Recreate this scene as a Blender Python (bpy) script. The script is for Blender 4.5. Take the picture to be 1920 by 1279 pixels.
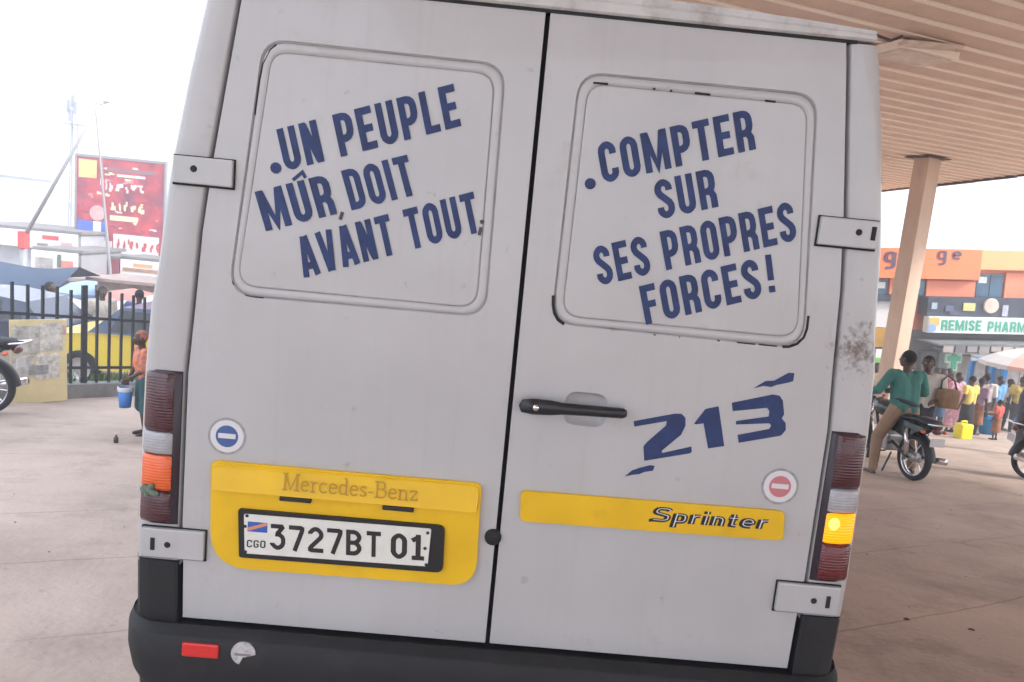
import bpy, bmesh, math, random
from math import sin, cos, pi, radians, sqrt
from mathutils import Vector, Matrix
from mathutils.geometry import tessellate_polygon
random.seed(7)
for o in list(bpy.data.objects): bpy.data.objects.remove(o)
scene = bpy.context.scene
COL = scene.collection

# ------------------------------------------------------------------ camera
cam_d = bpy.data.cameras.new('camera'); cam = bpy.data.objects.new('camera', cam_d); COL.objects.link(cam)
cam_d.sensor_width = 36; cam_d.lens = 26.006; cam_d.clip_start = .05; cam_d.clip_end = 2000
r_ = Vector((0.9955147, -0.00619211, 0.09440413)); u_ = Vector((-0.09251689, 0.1448719, 0.98511561)); f_ = Vector((0.01977645, 0.98943104, -0.14364923))
M = Matrix((r_, u_, -f_)).transposed().to_4x4(); M.translation = Vector((-0.052, -1.9924, 1.72))
cam.matrix_world = M
scene.camera = cam
# ------------------------------------------------------------------ world, sun, exposure
SUN_EL, SUN_AZ = radians(36), radians(112)          # azimuth from +y towards +x
w = bpy.data.worlds.new('World'); scene.world = w; w.use_nodes = True
nt = w.node_tree; nt.nodes.clear()
out = nt.nodes.new('ShaderNodeOutputWorld'); bg = nt.nodes.new('ShaderNodeBackground'); bg.inputs[1].default_value = .15
sky = nt.nodes.new('ShaderNodeTexSky'); sky.sky_type = 'NISHITA'; sky.sun_disc = False
sky.sun_elevation = SUN_EL; sky.sun_rotation = SUN_AZ; sky.air_density = 1.0; sky.dust_density = 3.0; sky.ozone_density = 1.0
tc = nt.nodes.new('ShaderNodeTexCoord'); sp = nt.nodes.new('ShaderNodeSeparateXYZ'); mx = nt.nodes.new('ShaderNodeMath'); mx.operation = 'MAXIMUM'; mx.inputs[1].default_value = .03
cb = nt.nodes.new('ShaderNodeCombineXYZ'); hs = nt.nodes.new('ShaderNodeHueSaturation'); hs.inputs['Saturation'].default_value = .45
L = nt.links.new
L(tc.outputs['Generated'], sp.inputs[0]); L(sp.outputs[0], cb.inputs[0]); L(sp.outputs[1], cb.inputs[1]); L(sp.outputs[2], mx.inputs[0]); L(mx.outputs[0], cb.inputs[2])
L(cb.outputs[0], sky.inputs[0]); L(sky.outputs[0], hs.inputs['Color']); ov = nt.nodes.new('ShaderNodeMix'); ov.data_type = 'RGBA'; ov.inputs['Factor'].default_value = .8; ov.inputs['B'].default_value = (4.6, 4.9, 5.55, 1)   # even white overcast
L(hs.outputs[0], ov.inputs['A']); L(ov.outputs['Result'], bg.inputs[0]); L(bg.outputs[0], out.inputs[0])
sd = bpy.data.lights.new('sun', 'SUN'); sd.energy = 1.5; sd.angle = radians(12); sd.color = (1, .95, .88)
sun = bpy.data.objects.new('sun', sd); COL.objects.link(sun)
sdir = Vector((sin(SUN_AZ) * cos(SUN_EL), cos(SUN_AZ) * cos(SUN_EL), sin(SUN_EL)))
sun.rotation_euler = sdir.to_track_quat('Z', 'Y').to_euler(); sun.location = sdir * 40
vs = scene.view_settings; vs.view_transform = 'Standard'; vs.look = 'None'; vs.gamma = 1; vs.exposure = 1.85; vs.use_curve_mapping = False

cy = scene.cycles; cy.max_bounces = 6; cy.diffuse_bounces = 4; cy.glossy_bounces = 2; cy.transmission_bounces = 2; cy.volume_bounces = 0; cy.transparent_max_bounces = 4
cy.use_adaptive_sampling = True; cy.adaptive_threshold = .025; cy.use_denoising = True; cy.caustics_reflective = False; cy.caustics_refractive = False
# ------------------------------------------------------------------ helpers
def mat(name, col, rough=.6, metal=0., var=.0, vscale=6., bump=0., bscale=40., coat=0., emit=None, estr=0., spec=.5, trans=0., dirt=None, stretch=(1, 1, 1)):
    m = bpy.data.materials.new(name); m.use_nodes = True; n = m.node_tree.nodes; l = m.node_tree.links.new
    b = n['Principled BSDF']; b.inputs['Base Color'].default_value = (*col, 1); b.inputs['Roughness'].default_value = rough
    b.inputs['Metallic'].default_value = metal; b.inputs['Coat Weight'].default_value = coat; b.inputs['Specular IOR Level'].default_value = spec
    b.inputs['Transmission Weight'].default_value = trans
    if emit: b.inputs['Emission Color'].default_value = (*emit, 1); b.inputs['Emission Strength'].default_value = estr
    t = n.new('ShaderNodeTexCoord'); mp = n.new('ShaderNodeMapping'); mp.inputs['Scale'].default_value = stretch; l(t.outputs['Object'], mp.inputs[0])
    src = None
    if var:
        no = n.new('ShaderNodeTexNoise'); no.inputs['Scale'].default_value = vscale; no.inputs['Detail'].default_value = 4; no.inputs['Roughness'].default_value = .62
        l(mp.outputs[0], no.inputs[0]); rp = n.new('ShaderNodeValToRGB'); l(no.outputs[0], rp.inputs[0])
        rp.color_ramp.elements[0].position = .28; rp.color_ramp.elements[1].position = .72
        lo = [max(0, c * (1 - var)) for c in col]; hi = [min(1, c * (1 + var)) for c in col]
        rp.color_ramp.elements[0].color = (*lo, 1); rp.color_ramp.elements[1].color = (*hi, 1); src = rp.outputs[0]
    if dirt:   # dirt = (colour, noise scale, threshold, strength)
        dc, ds, th, st = dirt
        no = n.new('ShaderNodeTexNoise'); no.inputs['Scale'].default_value = ds; no.inputs['Detail'].default_value = 6; no.inputs['Roughness'].default_value = .7
        l(mp.outputs[0], no.inputs[0]); mr = n.new('ShaderNodeMapRange'); mr.inputs[1].default_value = th; mr.inputs[2].default_value = th + .2; mr.inputs[4].default_value = st; l(no.outputs[0], mr.inputs[0])
        mi = n.new('ShaderNodeMix'); mi.data_type = 'RGBA'; l(mr.outputs[0], mi.inputs['Factor']); mi.inputs['B'].default_value = (*dc, 1)
        if src: l(src, mi.inputs['A'])
        else: mi.inputs['A'].default_value = (*col, 1)
        src = mi.outputs['Result']
    if src: l(src, b.inputs['Base Color'])
    if bump:
        no = n.new('ShaderNodeTexNoise'); no.inputs['Scale'].default_value = bscale; no.inputs['Detail'].default_value = 5; l(mp.outputs[0], no.inputs[0])
        bp = n.new('ShaderNodeBump'); bp.inputs['Strength'].default_value = bump; bp.inputs['Distance'].default_value = .01; l(no.outputs[0], bp.inputs['Height']); l(bp.outputs[0], b.inputs['Normal'])
    return m

def tag(o, label=None, cat=None, group=None, kind=None):
    if label: o['label'] = label
    if cat: o['category'] = cat
    if group: o['group'] = group
    if kind: o['kind'] = kind
    return o
def empty(name, loc=(0, 0, 0), rz=0):
    o = bpy.data.objects.new(name, None); COL.objects.link(o); o.location = loc; o.rotation_euler = (0, 0, rz); o.empty_display_size = .2
    return o
def link(name, me, m, parent=None, smooth=False):
    o = bpy.data.objects.new(name, me); COL.objects.link(o)
    if m and not me.materials: me.materials.append(m)
    if parent: o.parent = parent
    if smooth:
        for p in me.polygons: p.use_smooth = True
    return o
def mesh(name, v, f, m, parent=None, smooth=False, recalc=False):
    me = bpy.data.meshes.new(name); me.from_pydata([tuple(a) for a in v], [], f); me.update()
    if recalc:
        bm = bmesh.new(); bm.from_mesh(me); bmesh.ops.remove_doubles(bm, verts=bm.verts, dist=1e-5); bmesh.ops.recalc_face_normals(bm, faces=bm.faces); bm.to_mesh(me); bm.free()
    return link(name, me, m, parent, smooth)
class MB:
    def __init__(s): s.v = []; s.f = []
    def add(s, v, f):
        n = len(s.v); s.v += [Vector(a) for a in v]; s.f += [[i + n for i in q] for q in f]; return s
    def box(s, x0, x1, y0, y1, z0, z1, bev=0.):
        if bev <= 0:
            return s.add([(x, y, z) for x in (x0, x1) for y in (y0, y1) for z in (z0, z1)], [(0, 1, 3, 2), (4, 6, 7, 5), (0, 4, 5, 1), (2, 3, 7, 6), (0, 2, 6, 4), (1, 5, 7, 3)])
        bm = bmesh.new(); bmesh.ops.create_cube(bm, size=1)
        for a in bm.verts: a.co = Vector(((x0 + x1) / 2 + a.co.x * (x1 - x0), (y0 + y1) / 2 + a.co.y * (y1 - y0), (z0 + z1) / 2 + a.co.z * (z1 - z0)))
        bmesh.ops.bevel(bm, geom=bm.edges[:], offset=bev, segments=2, affect='EDGES', profile=.6); bm.verts.index_update()
        s.add([a.co.copy() for a in bm.verts], [[a.index for a in q.verts] for q in bm.faces]); bm.free(); return s
    def tube(s, pts, r, n=8, closed=False, cap=True):
        pts = [Vector(p) for p in pts]; k = len(pts); rs = r if isinstance(r, (list, tuple)) else [r] * k
        vv = []; up = None
        for i, p in enumerate(pts):
            a = pts[(i - 1) % k] if (i > 0 or closed) else p; b = pts[(i + 1) % k] if (i < k - 1 or closed) else p
            d = (b - a).normalized()
            if up is None:
                up = Vector((0, 0, 1)) if abs(d.z) < .9 else Vector((1, 0, 0))
            e = d.cross(up); e = e.normalized() if e.length > 1e-6 else d.orthogonal().normalized(); up = e.cross(d).normalized()
            for j in range(n): t = 2 * pi * j / n; vv.append(p + rs[i] * (cos(t) * e + sin(t) * up))
        ff = []
        for i in range(k if closed else k - 1):
            for j in range(n):
                a, b = i * n + j, i * n + (j + 1) % n; c, d2 = ((i + 1) % k) * n + (j + 1) % n, ((i + 1) % k) * n + j
                ff.append((a, b, c, d2))
        if cap and not closed: ff += [tuple(range(n))[::-1], tuple(range((k - 1) * n, k * n))]
        return s.add(vv, ff)
    def lathe(s, prof, axis='z', n=24, c=(0, 0, 0)):
        vv = []; c = Vector(c); k = len(prof)
        for j in range(n):
            t = 2 * pi * j / n
            for (r, h) in prof:
                p = {'z': (r * cos(t), r * sin(t), h), 'y': (r * cos(t), h, r * sin(t)), 'x': (h, r * cos(t), r * sin(t))}[axis]; vv.append(c + Vector(p))
        ff = []
        for j in range(n):
            for i in range(k - 1): a, b = j * k + i, ((j + 1) % n) * k + i; ff.append((a, b, b + 1, a + 1))
        return s.add(vv, ff)
    def cap(s, a, b, ra, rb, n=10, h=4):        # tapered capsule
        a = Vector(a); b = Vector(b); d = (b - a); ln = d.length; d = d.normalized() if ln > 1e-6 else Vector((0, 0, 1)); e = d.orthogonal().normalized(); g2 = d.cross(e)
        rings = []
        for i in range(h + 1): t = pi / 2 * i / h; rings.append((a - d * ra * cos(t), ra * sin(t)))
        for i in range(h + 1): t = pi / 2 * i / h; rings.append((b + d * rb * sin(t), rb * cos(t)))
        vv = []
        for (p, r) in rings:
            r = max(r, 1e-4)
            for j in range(n): t = 2 * pi * j / n; vv.append(p + r * (cos(t) * e + sin(t) * g2))
        ff = [(i * n + j, i * n + (j + 1) % n, (i + 1) * n + (j + 1) % n, (i + 1) * n + j) for i in range(len(rings) - 1) for j in range(n)]
        ff += [tuple(range(n))[::-1], tuple(range((len(rings) - 1) * n, len(rings) * n))]
        return s.add(vv, ff)
    def ell(s, c, rx, ry, rz, n=14, h=9):
        c = Vector(c); vv = []
        for i in range(h + 1):
            t = pi * i / h
            for j in range(n): q = 2 * pi * j / n; vv.append(c + Vector((max(sin(t), .001) * rx * cos(q), max(sin(t), .001) * ry * sin(q), -rz * cos(t))))
        ff = [(i * n + j, i * n + (j + 1) % n, (i + 1) * n + (j + 1) % n, (i + 1) * n + j) for i in range(h) for j in range(n)]
        ff += [tuple(range(n))[::-1], tuple(range(h * n, h * n + n))]
        return s.add(vv, ff)
    def prism(s, poly, y0, y1):                 # polygon in xz extruded along y (front face at y0)
        n = len(poly); vv = [(x, y0, z) for x, z in poly] + [(x, y1, z) for x, z in poly]
        tri = tessellate_polygon([[Vector((x, z, 0)) for x, z in poly]])
        ff = [tuple(t) for t in tri] + [tuple(i + n for i in t[::-1]) for t in tri] + [(i, (i + 1) % n, n + (i + 1) % n, n + i) for i in range(n)]
        return s.add(vv, ff)
    def xf(s, mt):
        s.v = [mt @ a for a in s.v]; return s
    def build(s, name, m, parent=None, smooth=False, recalc=True):
        return mesh(name, s.v, s.f, m, parent, smooth, recalc)
def fillet(c, r, n=6):                          # rounded polygon from corners
    outp = []; k = len(c)
    for i in range(k):
        p = Vector(c[i]); a = (Vector(c[i - 1]) - p); b = (Vector(c[(i + 1) % k]) - p); rr = r[i] if isinstance(r, (list, tuple)) else r
        ang = a.angle(b); d = min(rr / math.tan(ang / 2), a.length * .48, b.length * .48); a.normalize(); b.normalize()
        s0, s1 = p + a * d, p + b * d
        for j in range(n + 1):
            t = j / n; q = (1 - t) ** 2 * s0 + 2 * t * (1 - t) * p + t * t * s1; outp.append((q.x, q.y))
    return outp
def interp(tab, z):
    for (a, x), (b, y) in zip(tab, tab[1:]):
        if z <= b: return x + (y - x) * max(0, min(1, (z - a) / (b - a)))
    return tab[-1][1]
SL = .14
def gz(y):
    if y < 0: return 0.
    if y < .6: return -SL * y * y / 1.2
    return -SL * (y - .3)

# stroke lettering: glyph = (width, [polylines]); centre lines inside a unit-high box, stroke T
T = .175
def glyphs(W=.46, t=T, ch=.095):
    h = t / 2; l, r, b, tp = h, W - h, h, 1 - h; m = .5
    def R(x0, x1, z0, z1): return [(x0 + ch, z0), (x1 - ch, z0), (x1, z0 + ch), (x1, z1 - ch), (x1 - ch, z1), (x0 + ch, z1), (x0, z1 - ch), (x0, z0 + ch), (x0 + ch, z0)]
    G = {}
    G['U'] = (W, [[(l, 1), (l, b + ch), (l + ch, b), (r - ch, b), (r, b + ch), (r, 1)]])
    G['N'] = (W, [[(l, 0), (l, 1)], [(r, 0), (r, 1)], [(l + .02, 1 - .05), (r - .02, .05)]])
    G['P'] = (W, [[(l, 0), (l, 1)], [(l, tp), (r - ch, tp), (r, tp - ch), (r, m + .02), (r - ch, m - .1), (l, m - .1)]])
    G['R'] = (W, [[(l, 0), (l, 1)], [(l, tp), (r - ch, tp), (r, tp - ch), (r, m + .05), (r - ch, m - .06), (l, m - .06)], [(r - ch * .7, m - .06), (r, m - .2), (r, 0)]])
    G['E'] = (W * .9, [[(l, 0), (l, 1)], [(l, tp), (W * .9, tp)], [(l, m), (W * .82, m)], [(l, b), (W * .9, b)]])
    G['F'] = (W * .9, [[(l, 0), (l, 1)], [(l, tp), (W * .9, tp)], [(l, m), (W * .8, m)]])
    G['L'] = (W * .85, [[(l, 1), (l, 0)], [(l, b), (W * .85, b)]])
    G['M'] = (W * 1.45, [[(l, 0), (l, 1)], [(W * 1.45 - h, 0), (W * 1.45 - h, 1)], [(l + .02, .97), (W * .725, .12), (W * 1.45 - h - .02, .97)]])
    G['D'] = (W, [[(l, 0), (l, 1)], [(l, tp), (r - ch, tp), (r, tp - ch), (r, b + ch), (r - ch, b), (l, b)]])
    G['O'] = (W, [R(l, r, b, tp)]); G['0'] = G['O']
    G['I'] = (t, [[(h, 0), (h, 1)]])
    G['T'] = (W * .95, [[(0, tp), (W * .95, tp)], [(W * .475, 0), (W * .475, tp)]])
    G['A'] = (W * 1.08, [[(h * .8, 0), (W * .54 - .02, 1)], [(W * .54 + .02, 1), (W * 1.08 - h * .8, 0)], [(W * .25, .26), (W * .83, .26)]])
    G['V'] = (W * 1.05, [[(h * .8, 1), (W * .525 - .02, 0)], [(W * .525 + .02, 0), (W * 1.05 - h * .8, 1)]])
    G['C'] = (W, [[(r, .68), (r, tp - ch), (r - ch, tp), (l + ch, tp), (l, tp - ch), (l, b + ch), (l + ch, b), (r - ch, b), (r, b + ch), (r, .32)]])
    G['G'] = (W, [[(r, .68), (r, tp - ch), (r - ch, tp), (l + ch, tp), (l, tp - ch), (l, b + ch), (l + ch, b), (r - ch, b), (r, b + ch), (r, .46), (W * .5, .46)]])
    G['S'] = (W, [[(r, .7), (r, tp - ch), (r - ch, tp), (l + ch, tp), (l, tp - ch), (l, .66), (r, .36), (r, b + ch), (r - ch, b), (l + ch, b), (l, b + ch), (l, .3)]])
    G['H'] = (W, [[(l, 0), (l, 1)], [(r, 0), (r, 1)], [(l, m), (r, m)]])
    G['B'] = (W, [[(l, 0), (l, 1)], [(l, tp), (r - ch, tp), (r - .01, tp - ch), (r - .01, m + ch), (r - ch, m), (l, m)], [(r - ch, m), (r, m - ch), (r, b + ch), (r - ch, b), (l, b)]])
    G['1'] = (W * .8, [[(W * .42, 0), (W * .42, 1)], [(W * .42, tp - .02), (.02, tp - .16)], [(.02, b), (W * .8, b)]])
    G['2'] = (W, [[(l, .72), (l, tp - ch), (l + ch, tp), (r - ch, tp), (r, tp - ch), (r, .62), (l, b + .1), (l, b), (W, b)]])
    G['3'] = (W, [[(l * .5, tp), (r, tp), (W * .45, m + .1), (r - ch, m + .1), (r, m - .02), (r, b + ch), (r - ch, b), (l + ch, b), (l, b + ch), (l, .26)]])
    G['7'] = (W, [[(0, tp), (r, tp), (r, tp - .1), (W * .36, 0)]])
    G[' '] = (W * .45, []); G['.'] = (t, [[(h, 0), (h, t)]]); G[','] = (t * .7, [[(h, .08), (h * .3, -.12)]]); G['!'] = (t, [[(h, .32), (h, 1)], [(h, 0), (h, t)]])
    G['-'] = (W * .6, [[(0, m), (W * .6, m)]])
    return G
def ribbon(mb, pts, t, fn, lift):
    P = [Vector(p) for p in pts]; n = len(P); closed = (P[0] - P[-1]).length < 1e-6
    if n > 3:                                   # round the corners once
        Q = [] if closed else [P[0]]
        for i in range(n - 1):
            a, b = P[i], P[i + 1]; d = (b - a).length; c = min(.25, .055 / max(d, 1e-6))
            q0, q1 = a.lerp(b, c), a.lerp(b, 1 - c)
            Q += ([q0] if (i > 0 or closed) else []) + ([q1] if (i < n - 2 or closed) else [])
        Q += [Q[0].copy()] if closed else [P[-1]]
        P = Q; n = len(P)
    if closed: P = P[:-1]; n -= 1
    Ls = []; Rs = []
    for i in range(n):
        a = P[i - 1] if (i > 0 or closed) else None; b = P[(i + 1) % n] if (i < n - 1 or closed) else None
        d1 = (P[i] - a).normalized() if a is not None else None; d2 = (b - P[i]).normalized() if b is not None else None
        if d1 is None: d1 = d2
        if d2 is None: d2 = d1
        nn = Vector((-d1.y, d1.x)) + Vector((-d2.y, d2.x)); nn.normalize(); k = 1 / max(.45, nn.dot(Vector((-d1.y, d1.x))))
        Ls.append(P[i] + nn * k * t / 2); Rs.append(P[i] - nn * k * t / 2)
    vv = [fn(p, lift) for p in Ls + Rs]; ff = []
    for i in range(n if closed else n - 1): j = (i + 1) % n; ff.append((i, j, n + j, n + i))
    mb.add(vv, ff)
def layout(text, G, gap=.11):
    x = 0; res = []
    for c in text: wd, pl = G[c]; res.append((x, pl)); x += wd + gap
    return res, x - gap
def lettering(name, text, BL, BR, TL, y, m, parent, t=T, W=.46, gap=.11, ch=.095):
    G = glyphs(W, t, ch); lay, tot = layout(text, G, gap); BL, BR, TL = Vector(BL), Vector(BR), Vector(TL); mb = MB(); k = 0
    def fn(p, lift): q = BL + (BR - BL) * (p.x / tot) + (TL - BL) * p.y; return (q.x, y - lift, q.y)
    for (x, pls) in lay:
        for pl in pls: ribbon(mb, [(a + x, b) for a, b in pl], t, fn, (k % 7) * .00012); k += 1
    return mb.build(name, m, parent, recalc=False)

# ------------------------------------------------------------------ materials
def van_paint():
    m = mat('van_paint', (.43, .432, .44), .34, var=.07, vscale=2.2, bump=.12, bscale=1.9, coat=.4, dirt=((.27, .24, .2), 4.5, .6, .5))
    n = m.node_tree.nodes; l = m.node_tree.links.new; b = n['Principled BSDF']; src = b.inputs['Base Color'].links[0].from_socket
    g = n.new('ShaderNodeNewGeometry'); s = n.new('ShaderNodeSeparateXYZ'); l(g.outputs['Position'], s.inputs[0])
    # fine vertical rain streaks and speckled dirt, and rust-and-oil spatter on the right pillar
    mp = n.new('ShaderNodeMapping'); mp.inputs['Scale'].default_value = (38, 38, 1.6); l(g.outputs['Position'], mp.inputs[0])
    no = n.new('ShaderNodeTexNoise'); no.inputs['Scale'].default_value = 1; no.inputs['Detail'].default_value = 4; l(mp.outputs[0], no.inputs[0])
    mr = n.new('ShaderNodeMapRange'); mr.inputs[1].default_value = .55; mr.inputs[2].default_value = .8; mr.inputs[4].default_value = .16; l(no.outputs[0], mr.inputs[0])
    m1 = n.new('ShaderNodeMix'); m1.data_type = 'RGBA'; l(mr.outputs[0], m1.inputs['Factor']); l(src, m1.inputs['A']); m1.inputs['B'].default_value = (.3, .27, .23, 1)
    vd = n.new('ShaderNodeVectorMath'); vd.operation = 'DISTANCE'; l(g.outputs['Position'], vd.inputs[0]); vd.inputs[1].default_value = (.935, 0, 1.50)
    n2 = n.new('ShaderNodeTexNoise'); n2.inputs['Scale'].default_value = 45; n2.inputs['Detail'].default_value = 8; n2.inputs['Roughness'].default_value = .75; l(g.outputs['Position'], n2.inputs[0])
    ma = n.new('ShaderNodeMath'); ma.operation = 'MULTIPLY_ADD'; l(vd.outputs['Value'], ma.inputs[0]); ma.inputs[1].default_value = -2.3; l(n2.outputs[0], ma.inputs[2])
    m2r = n.new('ShaderNodeMapRange'); m2r.inputs[1].default_value = .34; m2r.inputs[2].default_value = .52; m2r.inputs[4].default_value = .9; l(ma.outputs[0], m2r.inputs[0])
    m2 = n.new('ShaderNodeMix'); m2.data_type = 'RGBA'; l(m2r.outputs[0], m2.inputs['Factor']); l(m1.outputs['Result'], m2.inputs['A']); m2.inputs['B'].default_value = (.11, .08, .06, 1)
    n5 = n.new('ShaderNodeTexNoise'); n5.inputs['Scale'].default_value = 17; n5.inputs['Detail'].default_value = 5; n5.inputs['Roughness'].default_value = .6; l(g.outputs['Position'], n5.inputs[0])
    r5 = n.new('ShaderNodeMapRange'); r5.inputs[1].default_value = .66; r5.inputs[2].default_value = .74; r5.inputs[4].default_value = .45; l(n5.outputs[0], r5.inputs[0])
    m5 = n.new('ShaderNodeMix'); m5.data_type = 'RGBA'; l(r5.outputs[0], m5.inputs['Factor']); l(m2.outputs['Result'], m5.inputs['A']); m5.inputs['B'].default_value = (.17, .15, .13, 1)
    l(m5.outputs['Result'], b.inputs['Base Color']); return m
PAINT = van_paint()
GAP = mat('seal_and_shadow_black', (.012, .012, .014), .8)  # black of the seals and gaps, also of the hinge shadow plates
BLUE = mat('blue_lettering', (.0115, .03, .115), .6, var=.4, vscale=22, dirt=((.12, .14, .22), 30, .62, .5))
PLAST = mat('grey_plastic', (.0075, .0075, .0095), .7, var=.25, vscale=9, bump=.15, bscale=220, dirt=((.05, .044, .04), 5, .55, .3))
YEL = mat('yellow_plastic', (.72, .44, .006), .42, var=.1, vscale=5, dirt=((.4, .22, .03), 9, .62, .5), bump=.03, bscale=30)
BLACK = mat('black_plastic', (.01, .01, .012), .45)
WHITEP = mat('plate_white', (.66, .67, .62), .4, var=.06, vscale=30)
REDL = mat('dark_red_lens', (.055, .007, .014), .16, coat=.6)
REDL2 = mat('red_lens', (.11, .008, .012), .16, coat=.6)
GREYL = mat('clear_lens', (.36, .36, .39), .18, coat=.5, var=.15, vscale=25)
ORL = mat('orange_lens', (.75, .12, .02), .2, coat=.5)
AMB = mat('lit_amber_lens', (.85, .33, .005), .25, emit=(1, .3, .0), estr=.33)
BULB = mat('lit_bulb', (1, .8, .2), .3, emit=(1, .55, .05), estr=.55)
RING = mat('sticker_ring', (.3, .3, .31), .6, var=.3, vscale=60)
STW = mat('sticker_white', (.62, .62, .64), .6)
STB = mat('sticker_blue', (.05, .1, .28), .6); STR = mat('sticker_red', (.5, .17, .19), .6)
RED = mat('red_reflector', (.6, .02, .02), .25, coat=.5)
TYRE = mat('tyre_rubber', (.018, .018, .019), .85, var=.3, vscale=20)
for _m in (REDL, REDL2, GREYL, ORL, AMB):      # moulded ribs in the lamp lenses
    _n = _m.node_tree.nodes; _w = _n.new('ShaderNodeTexWave'); _w.bands_direction = 'Z'; _w.inputs['Scale'].default_value = 38; _b = _n.new('ShaderNodeBump'); _b.inputs['Strength'].default_value = .35; _b.inputs['Distance'].default_value = .004
    _t = _n.new('ShaderNodeTexCoord'); _l = _m.node_tree.links.new; _l(_t.outputs['Object'], _w.inputs[0]); _l(_w.outputs['Fac'], _b.inputs['Height']); _l(_b.outputs[0], _n['Principled BSDF'].inputs['Normal'])
STEEL = mat('steel', (.45, .45, .46), .35, .8); CHROME = mat('chrome', (.7, .7, .72), .18, 1.)
DGLASS = mat('dark_glass', (.012, .016, .022), .08, coat=.3)
SCR = mat('lettering_brown', (.42, .235, .012), .5)

# ------------------------------------------------------------------ ground
def ground():
    xs = [-120, -60, -30] + [-20 + i for i in range(41)] + [30, 60, 120]
    ys = [-40, -15, -6, -3, -1.5] + [i * .1 for i in range(0, 9)] + [1 + i for i in range(40)] + [50, 70, 100, 150]
    v = [(x, y, gz(y)) for y in ys for x in xs]; nx = len(xs)
    f = [(j * nx + i, j * nx + i + 1, (j + 1) * nx + i + 1, (j + 1) * nx + i) for j in range(len(ys) - 1) for i in range(nx - 1)]
    m = mat('dusty_concrete', (.47, .378, .32), .9, var=.2, vscale=.7, bump=.6, bscale=30, dirt=((.22, .165, .14), 1.9, .52, .55))
    n = m.node_tree.nodes; l = m.node_tree.links.new; b = n['Principled BSDF']; src = b.inputs['Base Color'].links[0].from_socket
    g = n.new('ShaderNodeNewGeometry')
    nw = n.new('ShaderNodeTexNoise'); nw.inputs['Scale'].default_value = 1.3; nw.inputs['Detail'].default_value = 5; l(g.outputs['Position'], nw.inputs[0])
    sx = n.new('ShaderNodeSeparateXYZ'); l(g.outputs['Position'], sx.inputs[0])
    # long joints across the slabs, slightly wandering
    r1 = n.new('ShaderNodeMath'); r1.operation = 'MULTIPLY_ADD'; l(sx.outputs[0], r1.inputs[0]); r1.inputs[1].default_value = -.55; l(sx.outputs[1], r1.inputs[2])
    r2 = n.new('ShaderNodeMath'); r2.operation = 'MULTIPLY_ADD'; l(nw.outputs[0], r2.inputs[0]); r2.inputs[1].default_value = .12
    r0 = n.new('ShaderNodeMath'); r0.operation = 'ADD'; r0.inputs[1].default_value = .5; l(r1.outputs[0], r0.inputs[0]); l(r0.outputs[0], r2.inputs[2])
    ws = n.new('ShaderNodeMath'); ws.operation = 'PINGPONG'; l(r2.outputs[0], ws.inputs[0]); ws.inputs[1].default_value = .58
    lt = n.new('ShaderNodeMapRange'); lt.inputs[1].default_value = .0; lt.inputs[2].default_value = .011; lt.inputs[3].default_value = .62; lt.inputs[4].default_value = 0; l(ws.outputs[0], lt.inputs[0])
    n3 = n.new('ShaderNodeTexNoise'); n3.inputs['Scale'].default_value = 1.1; l(g.outputs['Position'], n3.inputs[0])
    br = n.new('ShaderNodeMapRange'); br.inputs[1].default_value = .36; br.inputs[2].default_value = .5; l(n3.outputs[0], br.inputs[0])
    mu = n.new('ShaderNodeMath'); mu.operation = 'MULTIPLY'; l(lt.outputs[0], mu.inputs[0]); l(br.outputs[0], mu.inputs[1])
    sc = n.new('ShaderNodeTexNoise'); sc.inputs['Scale'].default_value = 26; sc.inputs['Detail'].default_value = 6; sc.inputs['Roughness'].default_value = .7; l(g.outputs['Position'], sc.inputs[0])
    sr = n.new('ShaderNodeMapRange'); sr.inputs[1].default_value = .58; sr.inputs[2].default_value = .74; sr.inputs[4].default_value = .45; l(sc.outputs[0], sr.inputs[0])
    ad = n.new('ShaderNodeMath'); ad.operation = 'MAXIMUM'; l(mu.outputs[0], ad.inputs[0]); l(sr.outputs[0], ad.inputs[1])
    ns = n.new('ShaderNodeTexNoise'); ns.inputs['Scale'].default_value = .55; ns.inputs['Detail'].default_value = 7; ns.inputs['Roughness'].default_value = .68; ns.inputs['Distortion'].default_value = .6; l(g.outputs['Position'], ns.inputs[0])
    rs_ = n.new('ShaderNodeMapRange'); rs_.inputs[1].default_value = .5; rs_.inputs[2].default_value = .68; rs_.inputs[4].default_value = .5; l(ns.outputs[0], rs_.inputs[0])
    ms_ = n.new('ShaderNodeMix'); ms_.data_type = 'RGBA'; l(rs_.outputs[0], ms_.inputs['Factor']); l(src, ms_.inputs['A']); ms_.inputs['B'].default_value = (.24, .18, .15, 1); src = ms_.outputs['Result']
    mi = n.new('ShaderNodeMix'); mi.data_type = 'RGBA'; l(ad.outputs[0], mi.inputs['Factor']); l(src, mi.inputs['A']); mi.inputs['B'].default_value = (.13, .1, .085, 1); l(mi.outputs['Result'], b.inputs['Base Color'])
    o = mesh('ground', v, f, m); tag(o, kind='structure')
    for p in o.data.polygons: p.use_smooth = True
ground()

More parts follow.
